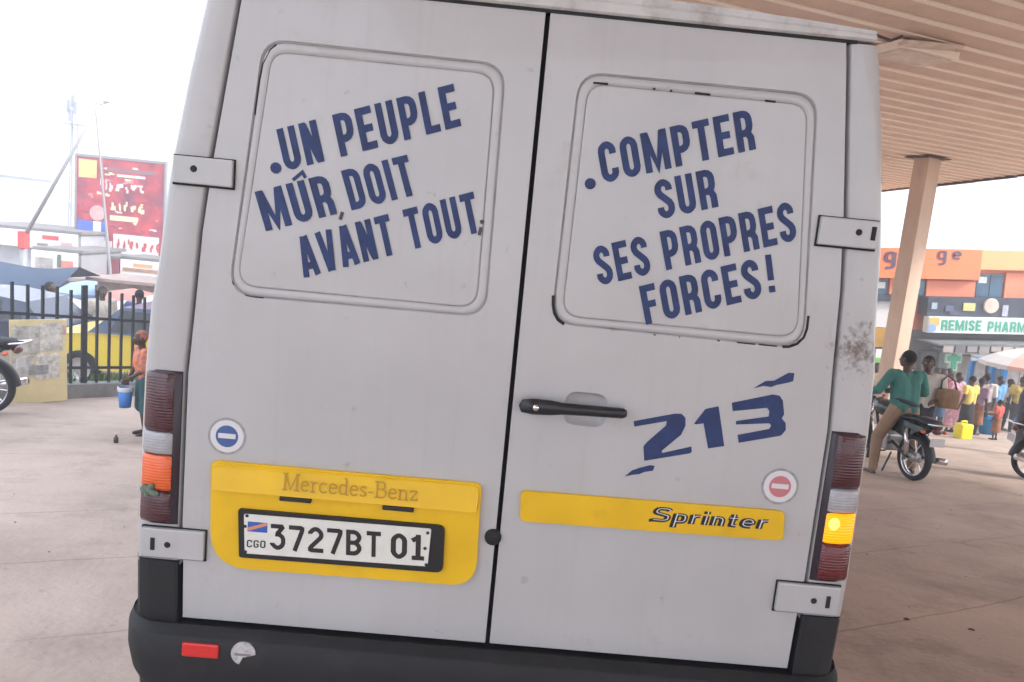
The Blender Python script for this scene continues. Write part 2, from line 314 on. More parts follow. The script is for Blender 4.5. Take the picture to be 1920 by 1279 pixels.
# ------------------------------------------------------------------ van
WZ = [(.30, .99), (.52, 1.0), (.70, 1.004), (.83, 1.006), (1.26, .996), (1.435, .985), (1.54, .969), (1.767, .947), (1.839, .937), (2.05, .902), (2.231, .866), (2.286, .853)]
GZ_ = [(.54, .885), (.70, .888), (.83, .894), (1.26, .891), (1.51, .873), (1.623, .868), (1.76, .852), (1.828, .845), (1.993, .822), (2.239, .787), (2.286, .779)]
def W_(z): return interp(WZ, z) * 1.016
def Gp(z): return interp(GZ_, z)
DT, DB = 2.284, .545                    # door top and bottom
van = empty('van', (0, 0, 0)); tag(van, 'white panel van seen from behind, blue French lettering on its rear doors', 'van')
zs = [.30, .40, .52, .60, .70, .78, .83, .95, 1.1, 1.26, 1.35, 1.435, 1.54, 1.65, 1.767, 1.839, 1.95, 2.05, 2.15, 2.231, 2.286]
def body():
    # cross-section from the bottom up the right side to the roof middle
    sec = [(W_(z), z) for z in zs] + [(.83, 2.315), (.78, 2.335), (.6, 2.35), (.3, 2.358), (0, 2.36)]
    full = sec + [(-x, z) for x, z in sec[-2::-1]]
    n = len(full)
    st = [(.05, 2.36, 1.), (.4, 2.37, 1.), (1.2, 2.38, 1.), (3.6, 2.38, 1.), (4.1, 2.3, .99), (4.75, 1.52, .96), (5.35, 1.25, .9), (5.5, 1.0, .86)]
    v = []; f = []
    for (y, H, k) in st:
        for (x, z) in full:
            zz = z if z < .9 else .9 + (z - .9) * (H - .9) / (2.36 - .9)
            v.append((x * k, y, zz + gz(y)))
    for s in range(len(st) - 1):
        for i in range(n - 1): f.append((s * n + i, s * n + i + 1, (s + 1) * n + i + 1, (s + 1) * n + i))
        f.append((s * n + n - 1, s * n, (s + 1) * n, (s + 1) * n + n - 1))
    b = (len(st) - 1) * n; f.append(tuple(range(b, b + n)))
    o = mesh('body', v, f, PAINT, van, recalc=True)
    for p in o.data.polygons: p.use_smooth = True
body()
mb = MB()                               # rear pillars either side of the doors, turning the corner into the sides
for s in (-1, 1):
    n = 8; v = []
    zz = [z for z in zs if z >= .70]
    for z in zz:
        g, wd = Gp(max(z, .55)) + .006, W_(z)
        v += [(s * g, .04, z), (s * g, .006, z), (s * (g + .006), .002, z), (s * (wd - .03), .003, z), (s * (wd - .014), .0065, z), (s * (wd - .005), .015, z), (s * (wd - .001), .03, z), (s * wd, .0505, z)]
    f = [(j * n + i, j * n + i + 1, (j + 1) * n + i + 1, (j + 1) * n + i) for j in range(len(zz) - 1) for i in range(n - 1)]
    if s < 0: f = [q[::-1] for q in f]
    o = mesh('rear_pillar', v, f, PAINT, van)
    for p in o.data.polygons: p.use_smooth = True
    # dark plastic corner guard under the lower hinge
    v = []; zz = [.30, .40, .52, .60, .715]
    for z in zz:
        g, wd = Gp(max(z, .55)) + .006, W_(z) + .004
        v += [(s * g, .04, z), (s * g, -.006, z), (s * (g + .006), -.010, z), (s * (wd - .05), -.009, z), (s * (wd - .02), .0, z), (s * wd, .03, z), (s * wd, .30, z + gz(.3)), (s * (wd - .012), .30, z + gz(.3))]
    f = [(j * n + i, j * n + i + 1, (j + 1) * n + i + 1, (j + 1) * n + i) for j in range(len(zz) - 1) for i in range(n - 1)] + [tuple(range((len(zz) - 1) * n, len(zz) * n))]
    o = mesh('corner_guard', v, f, PLAST, van, recalc=True)
# dark door-frame seal seen through the gaps
MB().prism([(s * (Gp(z) + .012), z) for s, zl in ((1, [.45] + [z for z in zs if .6 < z]), (-1, [z for z in zs if .6 < z][::-1] + [.45])) for z in zl], .034, .049).build('door_seal', GAP, van)
# roof lip over the doors
mb = MB(); N = 24; v = []; 
for i in range(N + 1):
    x = -.845 + 1.69 * i / N; c = .028 * (1 - (x / .845) ** 2)
    v += [(x, .05, 2.292), (x, -.006, 2.292), (x, -.012, 2.297), (x, -.012, 2.304 + c * .5), (x, -.005, 2.31 + c * .6), (x, -.007, 2.318 + c), (x, .06, 2.326 + c)]
f = [(i * 7 + j, i * 7 + j + 1, (i + 1) * 7 + j + 1, (i + 1) * 7 + j) for i in range(N) for j in range(6)]
mesh('roof_lip', v, f, mat('roof_lip_paint', (.5, .5, .5), .5, var=.15, vscale=7, dirt=((.2, .15, .11), 11, .52, .6)), van, recalc=True)
MB().box(-.80, .80, -.004, .03, 2.2845, 2.2915).build('top_seal', GAP, van)

def door(s, cup):
    zz = [DB] + [z for z in zs if DB < z < DT] + [DT]
    outer = [(s * .0065, DB)] + [(s * (Gp(z) - .007), z) for z in zz] + [(s * .0065, DT)]
    oc = [(.093, 2.150), (.722, 2.153), (.787, 1.482), (.087, 1.487)]; ic = [(.122, 2.121), (.697, 2.122), (.762, 1.512), (.117, 1.512)]
    oc = [(s * x, z) for x, z in oc]; ic = [(s * x, z) for x, z in ic]
    po = fillet(oc, .07); pi_ = fillet(ic, .05); holes = [po]
    if cup: cp = fillet([(.150, 1.308), (.268, 1.307), (.268, 1.211), (.147, 1.213)], .035); holes.append(cp)
    polys = [outer] + holes; flat = [p for q in polys for p in q]; tri = tessellate_polygon([[Vector((x, z, 0)) for x, z in q] for q in polys])
    v = [(x, 0, z) for x, z in flat]; f = [tuple(t) for t in tri]; sm = []
    n = len(outer); b0 = len(v); v += [(x, .005, z) for x, z in [((px - s * .0) , pz) for px, pz in outer]]; v += [(x, .033, z) for x, z in outer]
    for i in range(n): f.append((i, (i + 1) % n, b0 + (i + 1) % n, b0 + i)); f.append((b0 + i, b0 + (i + 1) % n, b0 + n + (i + 1) % n, b0 + n + i))
    def loops(base, prof, src, dst):
        prev = base; k = len(src)
        for (t, y) in prof:
            c = len(v)
            for a, e in zip(src, dst): v.append((a[0] + (e[0] - a[0]) * t, y, a[1] + (e[1] - a[1]) * t))
            for i in range(k): sm.append(len(f)); f.append((prev + i, prev + (i + 1) % k, c + (i + 1) % k, c + i))
            prev = c
        f.append(tuple(range(prev, prev + k)))
    loops(n, [(.04, .0022), (.10, .0058), (.18, .0062), (.26, .0036), (.36, .0024), (.88, .0020), (.94, .0040), (1.0, .0044), (1.06, .0018), (1.14, .0004)], po, pi_)
    if cup:
        cen = (.208, 1.26); dst = [(cen[0] + (x - cen[0]) * .5, cen[1] + (z - cen[1]) * .5) for x, z in cp]
        loops(n + len(po), [(.05, .003), (.2, .012), (.4, .021), (.7, .026), (1., .028)], cp, dst)
    me_o = mesh('rear_door', v, f, PAINT, van, recalc=True)
    for p in me_o.data.polygons: p.use_smooth = len(p.vertices) == 4 and abs(p.normal.y) > .15
    return me_o, po, pi_
doorR, poR, piR = door(1, True); doorL, poL, piL = door(-1, False)
tag(doorR, 'right rear door reading COMPTER SUR SES PROPRES FORCES'); tag(doorL, 'left rear door with the number plate panel')
def seal(door_o, pts, r, y=.0): MB().tube([(x, y, z) for x, z in pts], r, 6).build('seal_strip', GAP, door_o)
seal(doorR, [(.087, 1.565), (.089, 1.54), (.095, 1.517), (.107, 1.5), (.124, 1.49)], .0048, .001)
seal(doorR, [(.783, 1.575), (.784, 1.54), (.779, 1.515), (.764, 1.496), (.744, 1.486), (.725, 1.484)], .0042, .002)
for x0, x1, z0, z1 in ((.134, .172, 2.124, 2.1245), (.4, .44, 2.124, 2.1235), (.585, .612, 2.122, 2.122), (.29, .296, 2.124, 2.124), (.335, .339, 2.124, 2.123)): seal(doorR, [(x0, z0), (x1, z1)], .0028, .001)
for x0, x1 in ((.60, .65), (.66, .71), (.545, .552), (.37, .376), (.44, .443)): seal(doorR, [(x0, 1.4835), (x1, 1.4832)], .0028, .002)
seal(doorL, [(-.783, 1.555), (-.781, 1.53), (-.769, 1.503), (-.75, 1.488), (-.72, 1.484), (-.69, 1.4845)], .0026, .003)
seal(doorL, [(-.735, 1.96), (-.727, 2.05), (-.719, 2.09), (-.703, 2.125), (-.688, 2.14)], .0024, .004)

GRV = mat('groove_grey', (.28, .28, .28), .8, var=.35, vscale=9)  # grey for the thin lines drawn along the panel grooves
for d_o, po_, pi2 in ((doorR, poR, piR), (doorL, poL, piL)):
    MB().tube([(a[0] + (e[0] - a[0]) * .13, .0048, a[1] + (e[1] - a[1]) * .13) for a, e in zip(po_, pi2)], .0021, 5, closed=True).build('panel_groove', GRV, d_o)
    MB().tube([(e[0], .0036, e[1]) for e in pi2], .0016, 5, closed=True).build('panel_groove', GRV, d_o)
# slogan
LT = -.0012
lettering('lettering', 'UN PEUPLE', (-.647, 1.824), (-.197, 1.983), (-.677, 1.928), LT, BLUE, doorL)
lettering('lettering', 'MUR', (-.691, 1.663), (-.505, 1.727), (-.726, 1.763), LT, BLUE, doorL)
lettering('lettering', 'DOIT', (-.468, 1.739), (-.298, 1.797), (-.503, 1.839), LT, BLUE, doorL)
lettering('lettering', 'AVANT TOUT', (-.583, 1.549), (-.121, 1.716), (-.614, 1.652), LT, BLUE, doorL)
lettering('lettering', 'COMPTER', (.188, 1.872), (.578, 1.998), (.158, 1.972), LT, BLUE, doorR)
lettering('lettering', 'SUR', (.348, 1.792), (.5, 1.841), (.318, 1.89), LT, BLUE, doorR)
lettering('lettering', 'SES PROPRES', (.207, 1.602), (.722, 1.774), (.176, 1.702), LT, BLUE, doorR)
lettering('lettering', 'FORCES', (.346, 1.509), (.651, 1.614), (.314, 1.611), LT, BLUE, doorR)
lettering('exclamation_mark', '!', (.668, 1.627), (.684, 1.631), (.641, 1.726), LT, BLUE, doorR)
def dot(x, z, r, par, n=4, rot=.35):
    MB().prism([(x + r * cos(rot + 2 * pi * i / n + pi / n), z + r * sin(rot + 2 * pi * i / n + pi / n)) for i in range(n)], LT, -.0004).build('dot', BLUE, par)
dot(-.673, 1.83, .015, doorL, 10); dot(.154, 1.868, .015, doorR, 10)
mb = MB(); fn = lambda p, l: (p.x, LT - l, p.y)
ribbon(mb, [(-.627, 1.803), (-.603, 1.826), (-.594, 1.812)], .009, fn, 0); mb.build('circumflex', BLUE, doorL, recalc=False)
DKC = mat('comma_ink', (.05, .05, .06), .6)
for pts in (((-.492, 1.733), (-.497, 1.712)), ((-.123, 1.728), (-.126, 1.706))):
    mb = MB(); ribbon(mb, pts, .009, fn, 0); mb.build('comma', DKC, doorL, recalc=False)
dot2 = MB().prism([(-.122 + .006 * cos(i), 1.742 + .006 * sin(i)) for i in [k * pi / 4 for k in range(8)]], LT, -.0004).build('dot', DKC, doorL)
# route number with its two swooshes
NUM = {'digit_two': [(0.344, 1.239), (0.455, 1.271), (0.474, 1.272), (0.486, 1.262), (0.489, 1.24), (0.48, 1.213), (0.432, 1.162), (0.435, 1.156), (0.513, 1.182), (0.516, 1.167), (0.511, 1.162), (0.387, 1.129), (0.38, 1.17), (0.388, 1.183), (0.435, 1.235), (0.436, 1.248), (0.348, 1.224)],
 'digit_one': [(0.512, 1.248), (0.538, 1.292), (0.573, 1.303), (0.604, 1.192), (0.56, 1.181), (0.538, 1.251), (0.517, 1.246)],
 'digit_three': [(0.608, 1.316), (0.718, 1.35), (0.737, 1.348), (0.748, 1.335), (0.757, 1.297), (0.752, 1.285), (0.765, 1.273), (0.768, 1.253), (0.757, 1.236), (0.643, 1.205), (0.637, 1.227), (0.722, 1.252), (0.726, 1.262), (0.72, 1.268), (0.628, 1.256), (0.627, 1.266), (0.715, 1.287), (0.715, 1.302), (0.707, 1.311), (0.614, 1.293)],
 'swoosh': [(0.662, 1.362), (0.693, 1.386), (0.715, 1.388), (0.752, 1.414), (0.768, 1.415), (0.768, 1.392), (0.756, 1.387), (0.724, 1.377), (0.71, 1.37), (0.688, 1.371)],
 'swoosh.001': [(0.338, 1.079), (0.356, 1.098), (0.377, 1.108), (0.405, 1.118), (0.418, 1.117), (0.415, 1.103), (0.391, 1.097), (0.379, 1.09), (0.357, 1.085)]}
for k, p in NUM.items(): MB().prism(p, LT, -.0003).build(k.split('.')[0], BLUE, doorR)
# round stickers
def sticker(x, z, m, par):
    a = [(cos(2 * pi * i / 28), sin(2 * pi * i / 28)) for i in range(28)]
    o = MB().prism([(x + .053 * c, z + .053 * s) for c, s in a], -.0009, -.0002).build('sticker', RING, par)
    MB().prism([(x + .046 * c, z + .046 * s) for c, s in a], -.0014, -.001).build('disc', STW, o)
    MB().prism([(x + .031 * c, z + .031 * s) for c, s in a], -.0019, -.0015).build('disc', m, o)
    MB().box(x - .024, x + .024, -.0024, -.002, z - .006, z + .008).build('bar', STW, o)
sticker(-.772, 1.092, STB, doorL); sticker(.776, 1.09, STR, doorR)
# hinges
def hinge(x0, x1, z0, z1, bx, bz, sx):
    h = MB().box(min(x0, x1), max(x0, x1), -.016, -.0005, z0, z1, .004).build('hinge', PAINT, van)
    MB().box(min(x0, x1) - .0035, max(x0, x1) + .0035, -.0045, .001, z0 - .0055, z1 + .003).build('hinge_shadow', GAP, h)  # dark plate standing in for the shadow round the hinge edges
    MB().lathe([(0, -.0195), (.007, -.0195), (.009, -.0165), (.009, -.0158)], 'y', 12, (bx, 0, bz)).build('bolt', GAP, h)
    if sx: MB().box(sx - .006, sx + .006, -.0178, -.0158, bz - .018, bz + .018).build('slot', GAP, h)
hinge(-.995, -.82, .727, .812, -.921, .767, -.962); hinge(.81, .99, .726, .812, .916, .767, .957)
hinge(-.936, -.781, 1.768, 1.838, -.881, 1.807, None); hinge(.772, .928, 1.768, 1.842, .876, 1.809, .915)
# tail lights
def tail(s, cuts, mats, lit):
    def strip(z0, z1, proud, inset, m, name, par):
        zz = [z0, z0 + .008, (z0 + z1) / 2, z1 - .008, z1]; v = []; n = 7
        for i, z in enumerate(zz):
            e = proud if 0 < i < 4 else proud - .006; g, wd = Gp(z) + .010 + inset, W_(z) - .001
            v += [(s * g, .004, z), (s * (g + .003), -e + .004, z), (s * (g + .02), -e, z), (s * (wd - .05), -e + .001, z), (s * (wd - .018), -e + .012, z), (s * (wd + .004), .03, z), (s * (wd + .005), .10, z)]
        f = [(j * n + i, j * n + i + 1, (j + 1) * n + i + 1, (j + 1) * n + i) for j in range(4) for i in range(n - 1)] + [tuple(range(n)), tuple(range(4 * n, 5 * n))]
        o = mesh(name, v, f, m, par, recalc=True)
        for p in o.data.polygons: p.use_smooth = True
        return o
    h = strip(.822, 1.262, .008, -.002, mat('lamp_housing', (.03, .02, .03), .4), 'tail_light', van)
    for (z0, z1), m in zip(cuts, mats):
        strip(z0, z1, .016, .014 if s < 0 else .012, m, 'lens', h)
    return h
hl = tail(-1, [(1.092, 1.256), (1.026, 1.089), (.922, 1.023), (.828, .919)], [REDL, GREYL, ORL, REDL], False)
hr = tail(1, [(1.103, 1.256), (1.031, 1.10), (.940, 1.028), (.828, .937)], [REDL, GREYL, AMB, REDL2], True)
tag(hr, 'tail light with its amber indicator lit'); tag(hl, 'tail light with its indicator off')
MB().ell((.938, -.0165, 1.0), .016, .004, .018).build('bulb', BULB, hr, True)
MB().cap((-.99, -.012, .925), (-.955, -.018, .915), .012, .008).cap((-.985, -.01, .908), (-.968, -.016, .935), .006, .009).build('lens_tape', mat('lens_tape', (.12, .17, .12), .6, var=.5, vscale=60), hl, True)

# yellow number-plate panel
yc = [(-.81, 1.022), (-.058, 1.024), (-.05, .72), (-.80, .712)]
v = fillet(yc, [.022, .022, .075, .11], 7)
yp = MB().prism(v, -.012, .0).build('plate_panel', YEL, doorL)
up = fillet([(-.806, 1.019), (-.062, 1.021), (-.063, .942), (-.803, .940)], [.02, .02, .008, .008], 4)
n = len(up); cenx, cenz = -.43, .98
vv = [(x, -.0115, z) for x, z in up] + [(cenx + (x - cenx) * .992, -.027 if z < .97 else -.017, cenz + (z - cenz) * .93) for x, z in up]
mesh('panel_brow', vv, [(i, (i + 1) % n, n + (i + 1) % n, n + i) for i in range(n)] + [tuple(range(n, 2 * n))], YEL, yp, recalc=True)
for x0, x1 in ((-.614, -.526), (-.328, -.24)): MB().box(x0, x1, -.0235, -.010, .9275, .9395, .003).build('plate_lamp', BLACK, yp)
fr = fillet([(-.726, .893), (-.150, .896), (-.145, .757), (-.718, .751)], [.008, .02, .02, .008], 4)
plf = MB().prism(fr, -.021, -.0118).build('number_plate', BLACK, yp)
plw = MB().prism(fillet([(-.709, .881), (-.187, .885), (-.189, .773), (-.702, .765)], .006, 3), -.0225, -.0205).build('plate_face', WHITEP, plf)
PY = -.0230
INK = mat('plate_ink', (.018, .016, .018), .5)
def pz(x, top): return (.859 if top else .784) + (x + .632) * .013
def ptxt(t, x0, x1, W=.6, tt=.17): lettering('plate_number', t, (x0, pz(x0, 0)), (x1, pz(x1, 0)), (x0 - .004, pz(x0, 1)), PY, INK, plf, tt, W, .14, .14)
ptxt('3727B', -.632, -.376); ptxt('T', -.362, -.322); ptxt('01', -.294, -.200, .54)
lettering('country_code', 'CGO', (-.697, .784), (-.645, .786), (-.697, .806), PY, INK, plf, .16, .6, .16)
fl = MB().box(-.697, -.642, PY, PY + .0004, .831, .860).build('flag', mat('flag_blue', (.03, .1, .4), .5), plf)
MB().prism([(-.697, .834), (-.697, .842), (-.65, .8595), (-.642, .8595), (-.642, .853), (-.69, .834)], PY - .0004, PY - .0001).build('flag_stripe', mat('flag_stripe', (.6, .25, .15), .5), fl)
for x, z in ((-.700, .876), (-.704, .845), (-.196, .872), (-.2, .826), (-.193, .778), (-.70, .77)): MB().lathe([(0, PY - .001), (.0045, PY - .001), (.005, PY)], 'y', 8, (x, 0, z)).build('screw', BLACK, plf)
# serif maker's name, pressed into the brow
def serif_text():
    G = {}
    G['M'] = (.95, [[(.14, 0), (.14, 1)], [(.0, .98), (.26, .98)], [(.0, .02), (.28, .02)], [(.16, .97), (.46, .05), (.8, .97)], [(.8, 0), (.8, 1)], [(.72, .98), (.95, .98)], [(.66, .02), (.95, .02)]])
    def O(x0, x1, z0, z1, c=.12): return [(x0 + c, z0), (x1 - c, z0), (x1, z0 + c), (x1, z1 - c), (x1 - c, z1), (x0 + c, z1), (x0, z1 - c), (x0, z0 + c), (x0 + c, z0)]
    G['e'] = (.5, [[(.06, .36), (.44, .36), (.44, .46), (.34, .6), (.16, .6), (.06, .48), (.06, .16), (.18, .04), (.34, .04), (.45, .14)]])
    G['r'] = (.42, [[(.12, 0), (.12, .62)], [(.0, .02), (.26, .02)], [(.0, .6), (.12, .6)], [(.12, .44), (.26, .6), (.4, .58)]])
    G['c'] = (.48, [[(.42, .5), (.32, .6), (.16, .6), (.06, .48), (.06, .16), (.18, .04), (.34, .04), (.44, .14)]])
    G['d'] = (.55, [[(.42, 0), (.42, 1)], [(.3, .98), (.42, .98)], [(.42, .02), (.55, .02)], [(.42, .52), (.3, .6), (.16, .6), (.06, .48), (.06, .16), (.16, .04), (.3, .04), (.42, .14)]])
    G['s'] = (.42, [[(.36, .5), (.3, .6), (.14, .6), (.06, .5), (.08, .4), (.34, .24), (.36, .14), (.26, .04), (.12, .04), (.04, .14)]])
    G['-'] = (.3, [[(.02, .3), (.28, .3)]])
    G['B'] = (.7, [[(.14, 0), (.14, 1)], [(.0, .97), (.42, .97), (.56, .86), (.56, .64), (.42, .53), (.14, .53)], [(.42, .53), (.62, .42), (.62, .14), (.46, .03), (.0, .03)]])
    G['n'] = (.6, [[(.12, 0), (.12, .62)], [(.0, .02), (.24, .02)], [(.0, .6), (.12, .6)], [(.12, .46), (.24, .6), (.36, .6), (.46, .48), (.46, 0)], [(.36, .02), (.58, .02)]])
    G['z'] = (.46, [[(.04, .46), (.04, .58), (.42, .58), (.04, .05), (.42, .05), (.42, .18)]])
    lay, tot = layout('Mercedes-Benz', G, .06); mb = MB(); k = 0
    BL, BR, TL = Vector((-.606, .962)), Vector((-.231, .963)), Vector((-.607, 1.008))
    def fn(p, lift): q = BL + (BR - BL) * (p.x / tot) + (TL - BL) * p.y; return (q.x, -.0272 + (q.y - .962) * .14 - .0006 - lift, q.y)
    for (x, pls) in lay:
        for pl in pls: ribbon(mb, [(a + x, b) for a, b in pl], .082, fn, (k % 7) * .00012); k += 1
    mb.build('maker_name', SCR, yp, recalc=False)
serif_text()
# right yellow strip with its dark italic model badge
ys_ = MB().prism(fillet([(.052, 1.014), (.796, 1.022), (.804, .936), (.058, .926)], .018, 5), -.012, .0).build('yellow_strip', YEL, doorR)
G = glyphs(.7, .2, .2)
def small(text, BL, BR, TL, y, m, par, t=.2, sl=0.):
    S = {'p': (.5, [[(.1, -.32), (.1, .64)], [(.1, .56), (.34, .56), (.42, .46), (.42, .16), (.34, .08), (.1, .08)]]), 'r': (.36, [[(.1, 0), (.1, .64)], [(.1, .42), (.2, .56), (.36, .56)]]),
         'i': (.2, [[(.1, 0), (.1, .62)], [(.1, .76), (.1, .94)]]), 'n': (.5, [[(.1, 0), (.1, .64)], [(.1, .54), (.3, .56), (.4, .44), (.4, 0)]]), 't': (.36, [[(.16, .86), (.16, .1), (.34, .08)], [(.0, .58), (.34, .58)]]),
         'e': (.5, [[(.08, .32), (.42, .32), (.42, .44), (.32, .56), (.18, .56), (.08, .44), (.08, .18), (.2, .08), (.4, .08)]]), 'S': (.62, [[(.56, .78), (.48, .9), (.16, .9), (.08, .76), (.08, .6), (.54, .42), (.54, .2), (.44, .1), (.04, .1)]]),
         'g': (.5, [[(.4, .6), (.4, -.2), (.3, -.3), (.1, -.3)], [(.4, .5), (.32, .56), (.16, .56), (.08, .46), (.08, .18), (.16, .08), (.32, .08), (.4, .16)]])}
    lay, tot = layout(text, S, .1); mb = MB(); k = 0; BL, BR, TL = Vector(BL), Vector(BR), Vector(TL)
    def fn(p, lift): q = BL + (BR - BL) * (p.x / tot) + (TL - BL) * p.y; return (q.x, y - lift, q.y)
    for (x, pls) in lay:
        for pl in pls: ribbon(mb, [(a + x, b) for a, b in pl], t, fn, (k % 7) * .00012); k += 1
    return mb
small('Sprinter', (.424, .960), (.749, .966), (.432, 1.003), -.0128, BLACK, ys_, .235).build('model_badge', BLACK, ys_, recalc=False)
small('Sprinter', (.426, .9615), (.751, .9675), (.434, 1.004), -.0138, BLACK, ys_, .045).build('badge_white_line', STW, ys_, recalc=False)  # thin white strokes within the black letters
MB().prism([(.418, .958), (.418, .966), (.43, .969), (.43, .9595)], -.0133, -.0121).build('badge_tail', BLACK, ys_)
# door handle
hx = [(.022, .0), (.030, .018), (.06, .0225), (.11, .021), (.14, .0165), (.24, .0150), (.305, .0145), (.315, .010), (.318, 0)]
vv = []; nn = 10
for x, h in hx:
    zc = 1.264 + (x - .17) * .015
    for j in range(nn): t = 2 * pi * j / nn; vv.append((x, -.034 + .013 * min(1, h / .012) * cos(t), zc + max(h, .0005) * sin(t)))
hd = mesh('door_handle', vv, [(i * nn + j, i * nn + (j + 1) % nn, (i + 1) * nn + (j + 1) % nn, (i + 1) * nn + j) for i in range(len(hx) - 1) for j in range(nn)] + [tuple(range(nn)), tuple(range(len(vv) - nn, len(vv)))], mat('handle_black', (.012, .014, .018), .38), doorR, True, True)
MB().box(.04, .10, -.026, .001, 1.25, 1.275, .004).build('handle_mount', BLACK, hd); MB().box(.29, .31, -.026, .001, 1.258, 1.272, .003).build('handle_mount', BLACK, hd)
MB().lathe([(0, -.052), (.0075, -.052), (.009, -.048), (.009, -.043)], 'y', 14, (.068, 0, 1.2625)).build('lock', CHROME, hd, True)
# round rubber buffer at the centre gap
MB().lathe([(0, -.014), (.018, -.013), (.0235, -.006), (.024, 0)], 'y', 20, (-.013, 0, .868)).build('rubber_buffer', GAP, doorL, True)
# bumper
def bumper():
    # profile in (y,z): from under the doors out over the step and down round the front
    prof = [(.05, .530), (.0, .530), (-.012, .528), (-.018, .537), (-.026, .5375), (-.030, .530), (-.064, .529), (-.0715, .522), (-.074, .46), (-.070, .40), (-.05, .35), (.0, .31), (.10, .29)]
    path = []                                  # plan outline: x and inward scale of y (corner turning)
    N = 8; R = .10; X = 1.03
    for i in range(N + 1):
        t = pi / 2 * i / N; path.append((-X + R - R * cos(t), R * (1 - sin(t)), cos(t), sin(t)))
    path += [(-x, y, -a, b) for (x, y, a, b) in path[::-1]]
    path = [(-X, .55, 1, 0)] + path + [(X, .55, -1, 0)]
    v = []; n = len(prof)
    for (x, y, a, b) in path:
        for (py, pz_) in prof:
            k = max(-py, .066)                # outward distance
            bot = .16 * max(0, (.47 - pz_) / .18) ** 2 if abs(x) > .7 else .0
            v.append((x - a * k * .35 + a * bot * .6, (y - .0) + b * py if y < .5 else y, pz_ + (gz(y) if y > .5 else 0)))
    f = [(i * n + j, i * n + j + 1, (i + 1) * n + j + 1, (i + 1) * n + j) for i in range(len(path) - 1) for j in range(n - 1)]
    o = mesh('bumper', v, f, PLAST, van, recalc=True)
    for p in o.data.polygons: p.use_smooth = True
    return o
bp_ = bumper()
MB().box(-.846, -.745, -.078, -.06, .474, .514, .004).build('reflector', RED, bp_); MB().box(.745, .846, -.078, -.06, .474, .514, .004).build('reflector', RED, bp_)
bs = [(.034 * cos(t), .034 * sin(t)) for t in [2 * pi * i / 20 for i in range(20)] if not (5.2 < t < 6.1)]
bs = [(a, b) if not (4.6 < (math.atan2(b, a) % (2 * pi)) < 5.3) else (a * .4, b * .3) for a, b in bs]
st_ = MB().prism([(-.676 + a, .495 + b) for a, b in bs], -.0765, -.07).build('bumper_sticker', mat('worn_sticker', (.42, .41, .42), .7, var=.3, vscale=60), bp_)
MB().box(-.70, -.655, -.0772, -.0766, .489, .496).build('sticker_mark', mat('sticker_mark', (.2, .19, .2), .7), st_)
# windscreen, side glass, wheels, floor
MB().box(-.93, .93, .06, 5.2, .34, .40).xf(Matrix(((1, 0, 0, 0), (0, 1, 0, 0), (0, -SL, 1, 0), (0, 0, 0, 1)))).build('floor_pan', GAP, van)
mesh('windscreen', [(-.78, 4.78, 1.58 + gz(4.78)), (.78, 4.78, 1.58 + gz(4.78)), (.7, 4.2, 2.25 + gz(4.2)), (-.7, 4.2, 2.25 + gz(4.2))], [(0, 1, 2, 3)], DGLASS, van)
def wheel(par, x, y, z, r, wd, name='wheel', axis='x'):
    t = MB().lathe([(r * .62, -wd * .42), (r * .8, -wd / 2), (r * .95, -wd * .46), (r, -wd * .3), (r, wd * .3), (r * .95, wd * .46), (r * .8, wd / 2), (r * .62, wd * .42)], axis, 32, (x, y, z)).build(name, TYRE, par, True)
    MB().lathe([(0, -wd * .2), (r * .3, -wd * .3), (r * .5, -wd * .22), (r * .6, -wd * .4), (r * .64, -wd * .4), (r * .64, wd * .4), (r * .6, wd * .4), (r * .5, wd * .22), (r * .3, wd * .3), (0, wd * .2)], axis, 24, (x, y, z)).build('rim', STEEL, t, True)
    return t
SH = Matrix(((1, 0, 0, 0), (0, 1, 0, 0), (0, -SL, 1, SL * .3), (0, 0, 0, 1)))
for s in (-1, 1):                       # side mouldings, door seams, cab window and wheel arches
    xx = lambda z, k=1: s * W_(z) * k
    a, b2 = sorted((xx(.95) - s * .01, xx(.95) + s * .012)); MB().box(a, b2, .12, 4.2, .90, 1.0, .004).xf(SH).build('side_moulding', PLAST, van)
    for yy in (1.75, 2.95): a, b2 = sorted((xx(1.5) * .9, xx(.95) + s * .003)); MB().tube([(xx(z) + s * .0015, yy, z + gz(yy)) for z in (.45, .8, 1.26, 1.54, 1.84, 2.05, 2.2)], .004, 5).build('panel_seam', GAP, van)
    v = [(xx(z) * k + s * .004, yy, .9 + (z - .9) * 1.0 + gz(yy)) for (yy, z, k) in ((3.3, 1.3, 1), (4.3, 1.3, .99), (3.95, 2.0, .985), (3.3, 2.05, 1))]
    mesh('cab_window', v, [(0, 1, 2, 3)], DGLASS, van)
    for yy in (1.2, 4.55): MB().tube([(xx(.6) + s * .003, yy + .43 * cos(t), .36 + .43 * sin(t) + gz(yy + .43 * cos(t))) for t in [pi * i / 14 for i in range(15)]], .022, 6).build('wheel_arch', PLAST, van)
for x in (-.90, .90):
    wheel(van, x, 1.2, .34 + gz(1.2), .34, .22); wheel(van, x, 4.55, .34 + gz(4.55), .34, .22)
MB().tube([(.35, .2, .30), (.35, -.02, .30)], .03, 10).build('exhaust_pipe', STEEL, van, True)

